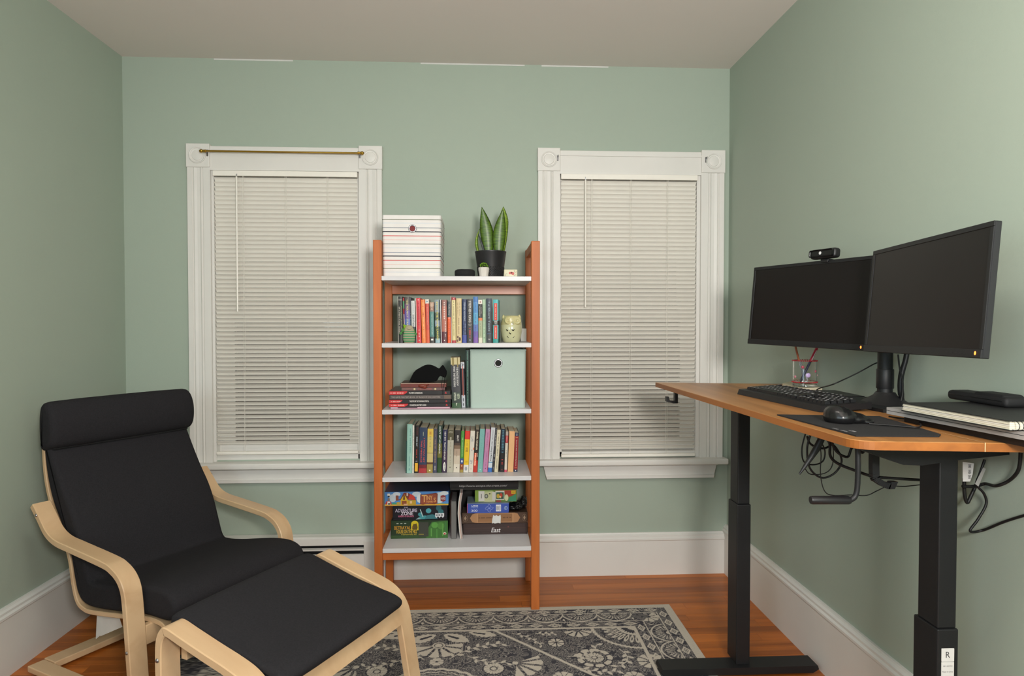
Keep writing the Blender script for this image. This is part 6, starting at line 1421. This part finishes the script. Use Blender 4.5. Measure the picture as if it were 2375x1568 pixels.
# laptop, notebook, case
lpz = .998
rs2 = world_thing('black_case', 'flat black device lying under the silver laptop', 'device', (1.09, 1.33, DZ)); part('body', MB().prism([(.998, 1.485), (1.018, 1.140), (1.185, 1.135), (1.185, 1.495)], 'z', DZ + .0004, lpz - .0004), BLACKP, rs2)
lp = world_thing('laptop', 'closed silver laptop under the spiral notebook at the right of the desk', 'laptop', (1.09, 1.33, lpz))
ALU = mat('brushed_aluminium', '#b2b1b0', rough=.38, metal=.35, var=.03)
lo = [(.9725, 1.512), (.9775, 1.5185), (1.190, 1.522), (1.190, 1.135), (1.008, 1.128), (1.003, 1.134)]
part('base', MB().prism(lo, 'z', lpz, lpz + .0075), ALU, lp); part('lid', MB().prism(lo, 'z', lpz + .0087, lpz + .0150), ALU, lp)
part('hinge_gap', MB().prism([(x + .002 if x < 1.1 else x - .002, y - .002 if y > 1.3 else y + .002) for x, y in lo], 'z', lpz + .0075, lpz + .0087), BLACKP, lp)
nz0 = lpz + .0153
nb = world_thing('spiral_notebook', 'thick black-covered spiral notebook with worn cream pages on the laptop', 'notebook', (1.08, 1.30, nz0))
nl = [(.966, 1.448), (.9835, 1.163), (1.188, 1.155), (1.186, 1.455)]
def inset(pl, d): return [(x + (d if x < 1.1 else -d), y + (-d if y > 1.3 else d)) for x, y in pl]
part('back_cover', MB().prism(nl, 'z', nz0, nz0 + .0014), mat('black_notebook_cover', '#1c1c1e', rough=.5), nb)
rs_ = random.Random(2); pm = MB(); 
for k in range(14):
    za = nz0 + .0014 + k * .00115; d_ = .001 + rs_.uniform(0, .0022); pm.prism(inset(nl, d_), 'z', za, za + .00105, hx(rs_.choice(('#dcd6c2', '#cfc8b2', '#e2ddcc', '#bfb8a2', '#d6d2c8'))))
part('pages', pm, PRINTM, nb); ztop_ = nz0 + .0014 + 14 * .00115
part('front_cover', MB().prism(nl, 'z', ztop_, ztop_ + .0014), MATS['black_notebook_cover'], nb)
for k in range(24):
    xx = .992 + k * .0083
    c_ = Vector((xx, 1.160, (nz0 + ztop_) / 2 + .001)); pts = [c_ + Vector((0, .010 * math.cos(2 * PI * j / 12), .0092 * math.sin(2 * PI * j / 12))) for j in range(13)]
    part('spiral_ring', MB().tube(pts, .0007, 5), BLACKP, nb)
zc_ = ztop_ + .0016
gc = thing('zip_case', 'small soft black zip case lying on the notebook against the wall', 'case', (1.158, 1.43, zc_))
cm_ = MB().rbox(-.034, .022, -.090, .088, 0, .022, r=.0085, seg=4).rbox(-.031, .020, -.082, .010, .006, .0265, r=.009, seg=4).mesh('body', mat('black_neoprene', '#161618', rough=.7), 50)
part('body', cm_, None, gc, off=(0, 0, 0)); part('zip', MB().tube([(-.0342, .080, .013), (-.0345, .02, .0135), (-.0345, -.04, .0135), (-.0342, -.082, .013)], .0009, 6, smooth=4), BLACKP, gc, off=(0, 0, 0))

# jar of pens on a coaster
co_ = world_thing('coaster', 'pale angular stone coaster under the pen jar', 'coaster', (1.15, 2.28, DZ))
part('slab', MB().prism([(1.1274, 2.3742), (1.1029, 2.1947), (1.1879, 2.2056), (1.2045, 2.3145), (1.2045, 2.4574), (1.2032, 2.4625)], 'z', DZ + .0004, DZ + .0100), mat('travertine', '#d0c8ae', rough=.6, var=.06, scale=60), co_)
jz = DZ + .0104; jx, jy = 1.1475, 2.250; JR = .0405
jar = thing('pen_jar', 'clear glass tumbler of pens banded with red beads on the desk', 'pen holder', (jx, jy, jz))
GL = mat('clear_glass', '#ffffff', rough=.03, var=0.0, trans=1.0, ior=1.45)
part('glass', MB().lathe([(JR * .9, 0), (JR, .003), (JR * .97, .012), (JR * .97, .094), (JR * .90, .094), (JR * .90, .016), (JR * .75, .011), (0.0001, .011)], 0, 0, 40), GL, jar, off=(0, 0, 0), smooth=50)
RB = mat('red_bead', '#a81828', rough=.15, coat=.5, var=0)
for zz_ in (.016, .091):
    m_ = MB()
    for k in range(44): a = 2 * PI * k / 44; m_.ball((JR * math.cos(a), JR * math.sin(a), zz_), .0024, 7, 5)
    part('bead_band', m_, RB, jar, off=(0, 0, 0), smooth=60)
for a_, zz_, c_, r_ in ((-2.2, .070, '#b84a5a', .0055), (-1.75, .042, '#c8b0e0', .0085), (-1.0, .055, '#b85a6a', .005), (-2.9, .035, '#c07a88', .005), (-.4, .04, '#c0a0a0', .004)):
    part('glued_gem', MB().lathe([(r_, 0), (r_ * .8, .0018), (r_ * .4, .0030), (.0001, .0032)], 0, 0, 8, M=Matrix.Translation((JR * .98 * math.cos(a_), JR * .98 * math.sin(a_), zz_)) @ Matrix.Rotation(a_, 4, 'Z') @ Matrix.Rotation(PI / 2, 4, 'Y')), mat('gem_' + c_[1:], c_, rough=.08, coat=.8, var=0), jar, off=(0, 0, 0))
def pen(label, a, b, r, c1, c2, name='pen', c3=None):
    a = Vector(a); b = Vector(b); o = thing(name, label, 'pen' if name == 'pen' else 'pencil', tuple(a))
    d = b - a; m1 = MB().tube([d * 0.0, d * .06, d * .1, d * .62], [.0006, r * .7, r, r], 10); part('barrel', m1, ink(c1), o, off=(0, 0, 0), smooth=50)
    part('cap', MB().tube([d * .60, d * .62, d * .98, d], [r, r * 1.15, r * 1.15, r * .8], 10), ink(c2), o, off=(0, 0, 0), smooth=50)
    if c3: part('clip', MB().tube([d * .64 + Vector((0, -r * 1.5, 0)), d * .92 + Vector((0, -r * 1.5, 0))], .001, 6), ink(c3), o, off=(0, 0, 0))
    return o
zi = jz + .0125
pen('dark blue pen with crimson cap leaning to the right in the glass', (jx - .022, jy - .010, zi), (jx + .041, jy - .006, zi + .124), .0042, '#23264a', '#b0243a', c3='#d8d8dc')
pen('thin pen with silver tip standing in the jar behind the crimson capped one', (jx + .018, jy + .008, zi), (jx - .010, jy + .012, zi + .075), .0030, '#c8ccd0', '#8f9296')
pen('orange brown pencil leaning to the left in the glass', (jx + .006, jy + .012, zi), (jx - .026, jy + .016, zi + .128), .0030, '#9aa0a4', '#a85a38', name='pencil')

# ---- cables under the desk
def cable(label, pts, r, k=6, name='cable', cat='cable', group=None):
    return solo(name, label, cat, MB().tube(pts, r, 8, smooth=k), RUBBER, tuple(pts[0]), group, smooth=60)
GC = 'tangled cables hanging below the desktop'
cable('thin black cable loop at the far left of the tangle under the desktop', [(0.8708, 1.7, 0.9193), (0.8617, 1.7, 0.8801), (0.8668, 1.7, 0.8454), (0.8917, 1.7, 0.8359), (0.9188, 1.7, 0.8448), (0.9244, 1.7, 0.8737), (0.9087, 1.7, 0.9028), (0.8908, 1.7, 0.9203)], .0020, group=GC)
cable('black cable sweeping in a wide oval loop behind the crank', [(0.8641, 1.66, 0.9238), (0.8553, 1.66, 0.8878), (0.8627, 1.66, 0.8369), (0.8941, 1.66, 0.8105), (0.9287, 1.66, 0.8214), (0.9481, 1.66, 0.8529), (0.9338, 1.66, 0.887), (0.9081, 1.66, 0.9099), (0.8929, 1.66, 0.9269)], .0026, group=GC)
cable('thick black cable running from the loops to behind the near desk column', [(0.864, 1.6, 0.9361), (0.8821, 1.6, 0.912), (0.8846, 1.6, 0.8793), (0.906, 1.6, 0.8594), (0.951, 1.6, 0.8414), (0.996, 1.6, 0.8267), (1.058, 1.6, 0.8205), (1.1315, 1.6, 0.8152)], .0036, group=GC)
cable('slender black cable dipping lowest between tangle and column', [(0.8602, 1.62, 0.9284), (0.8708, 1.62, 0.8842), (0.8702, 1.62, 0.8291), (0.8808, 1.62, 0.7869), (0.9035, 1.62, 0.7745), (0.9522, 1.62, 0.7749), (0.992, 1.62, 0.7733), (1.0203, 1.62, 0.7851), (1.0486, 1.62, 0.7959), (1.0943, 1.62, 0.7953), (1.1458, 1.62, 0.8002)], .0013, group=GC)
cable('black cable curled into the small knot beside the crank rod', [(0.8554, 1.55, 0.9403), (0.8698, 1.55, 0.9033), (0.8992, 1.55, 0.8871), (0.9098, 1.55, 0.9082), (0.926, 1.55, 0.9133), (0.9359, 1.55, 0.8973), (0.9413, 1.55, 0.9015)], .0030, group=GC)
cable('black cable crossing high in the tangle under the desktop', [(0.8859, 1.72, 0.9088), (0.8956, 1.72, 0.8877), (0.9256, 1.72, 0.8757), (0.9495, 1.72, 0.8825), (0.9672, 1.72, 0.9046)], .0030, group=GC)
cable('thin black cable tracing the right side of the loops', [(0.9212, 1.68, 0.9199), (0.9357, 1.68, 0.8832), (0.9338, 1.68, 0.8374), (0.913, 1.68, 0.8171), (0.8756, 1.68, 0.8152), (0.8614, 1.68, 0.8291)], .0013, group=GC)
dp = [(0.807, 1.5, 0.9411), (0.7947, 1.5, 0.9167), (0.7732, 1.5, 0.8843), (0.7547, 1.5, 0.858)]
solo('hanging_plug_strap', 'flat tapering black strap hanging diagonally from the cable tangle', 'strap', MB().tube(dp, [.008, .0085, .0055, .0022], 8), BLACKP, dp[0], smooth=50)
bx_ = [(0.892, 1.78, 0.9081), (0.9317, 1.78, 0.8908)]
pb = world_thing('power_strip', 'black power strip fixed under the desktop above the cable tangle', 'power strip', (bx_[0][0] + .04, 1.76, UZ - .03))
part('body', MB().rbox(bx_[0][0], min(bx_[0][0] + .045, .922), 1.575, 1.80, UZ - .034, UZ - .0006, r=.003, seg=2), BLACKP, pb)
for x_ in (1.58, 1.64, 1.70): part('plug', MB().rbox(bx_[0][0] + .014, bx_[0][0] + .032, x_, x_ + .026, UZ - .052, UZ - .034, r=.003, seg=1), BLACKP, pb)
cable('black cable arching down from the right edge and behind the column', [(1.194, 1.3806, 0.928), (1.194, 1.3856, 0.8887), (1.194, 1.411, 0.8586), (1.185, 1.4367, 0.8407), (1.2103, 1.5, 0.8298), (1.1858, 1.5, 0.8239), (1.1537, 1.5, 0.8243)], .0038)
cable('black cable hanging in a narrow V just right of the column', [(1.1731, 1.52, 0.838), (1.1747, 1.52, 0.8013), (1.1816, 1.52, 0.7791), (1.1911, 1.52, 0.7958), (1.2037, 1.52, 0.8229)], .0040)
cable('long black cable curving down then right off towards the wall outlet', [(1.1922, 1.48, 0.8922), (1.1801, 1.48, 0.8576), (1.173, 1.48, 0.8331), (1.1914, 1.48, 0.8114), (1.1971, 1.48, 0.7858), (1.1775, 1.48, 0.7502), (1.1589, 1.48, 0.7228), (1.1906, 1.48, 0.7244), (1.196, 1.4236, 0.7619), (1.196, 1.3543, 0.7998), (1.196, 1.3012, 0.8216)], .0030)
t1 = [(1.1538, 1.5, 0.8833), (1.1817, 1.5, 0.8788), (1.1789, 1.5, 0.853), (1.1727, 1.5, 0.8355), (1.1546, 1.5, 0.8357)]
tg = solo('cable_tag', 'white cable tag with a barcode hanging right of the column', 'tag', MB().prism([(p[0], p[2]) for p in t1], 'y', 1.50, 1.5006), PAPERW, t1[0]); 
m_ = MB(); ticks(m_, (t1[0][0] + .017, 1.4996, (t1[0][2] + t1[3][2]) / 2), (0, 0, -1), (1, 0, 0), .034, .008, 16); part('barcode', m_, ink('#2a2224'), tg)
t2 = [(1.1832, 1.475, 0.875), (1.1896, 1.475, 0.8719), (1.1723, 1.475, 0.8303), (1.1638, 1.475, 0.8365)]
solo('cable_tag', 'narrow silvery tag wrapped slantwise on the long cable', 'tag', MB().prism([(p[0], p[2]) for p in t2], 'y', 1.473, 1.4736), mat('silver_label', '#a8a8a4', rough=.3, metal=.3), t2[0])

# ================================================================== fast check of unused data
for me in [m for m in bpy.data.meshes if m.users == 0]: bpy.data.meshes.remove(me)
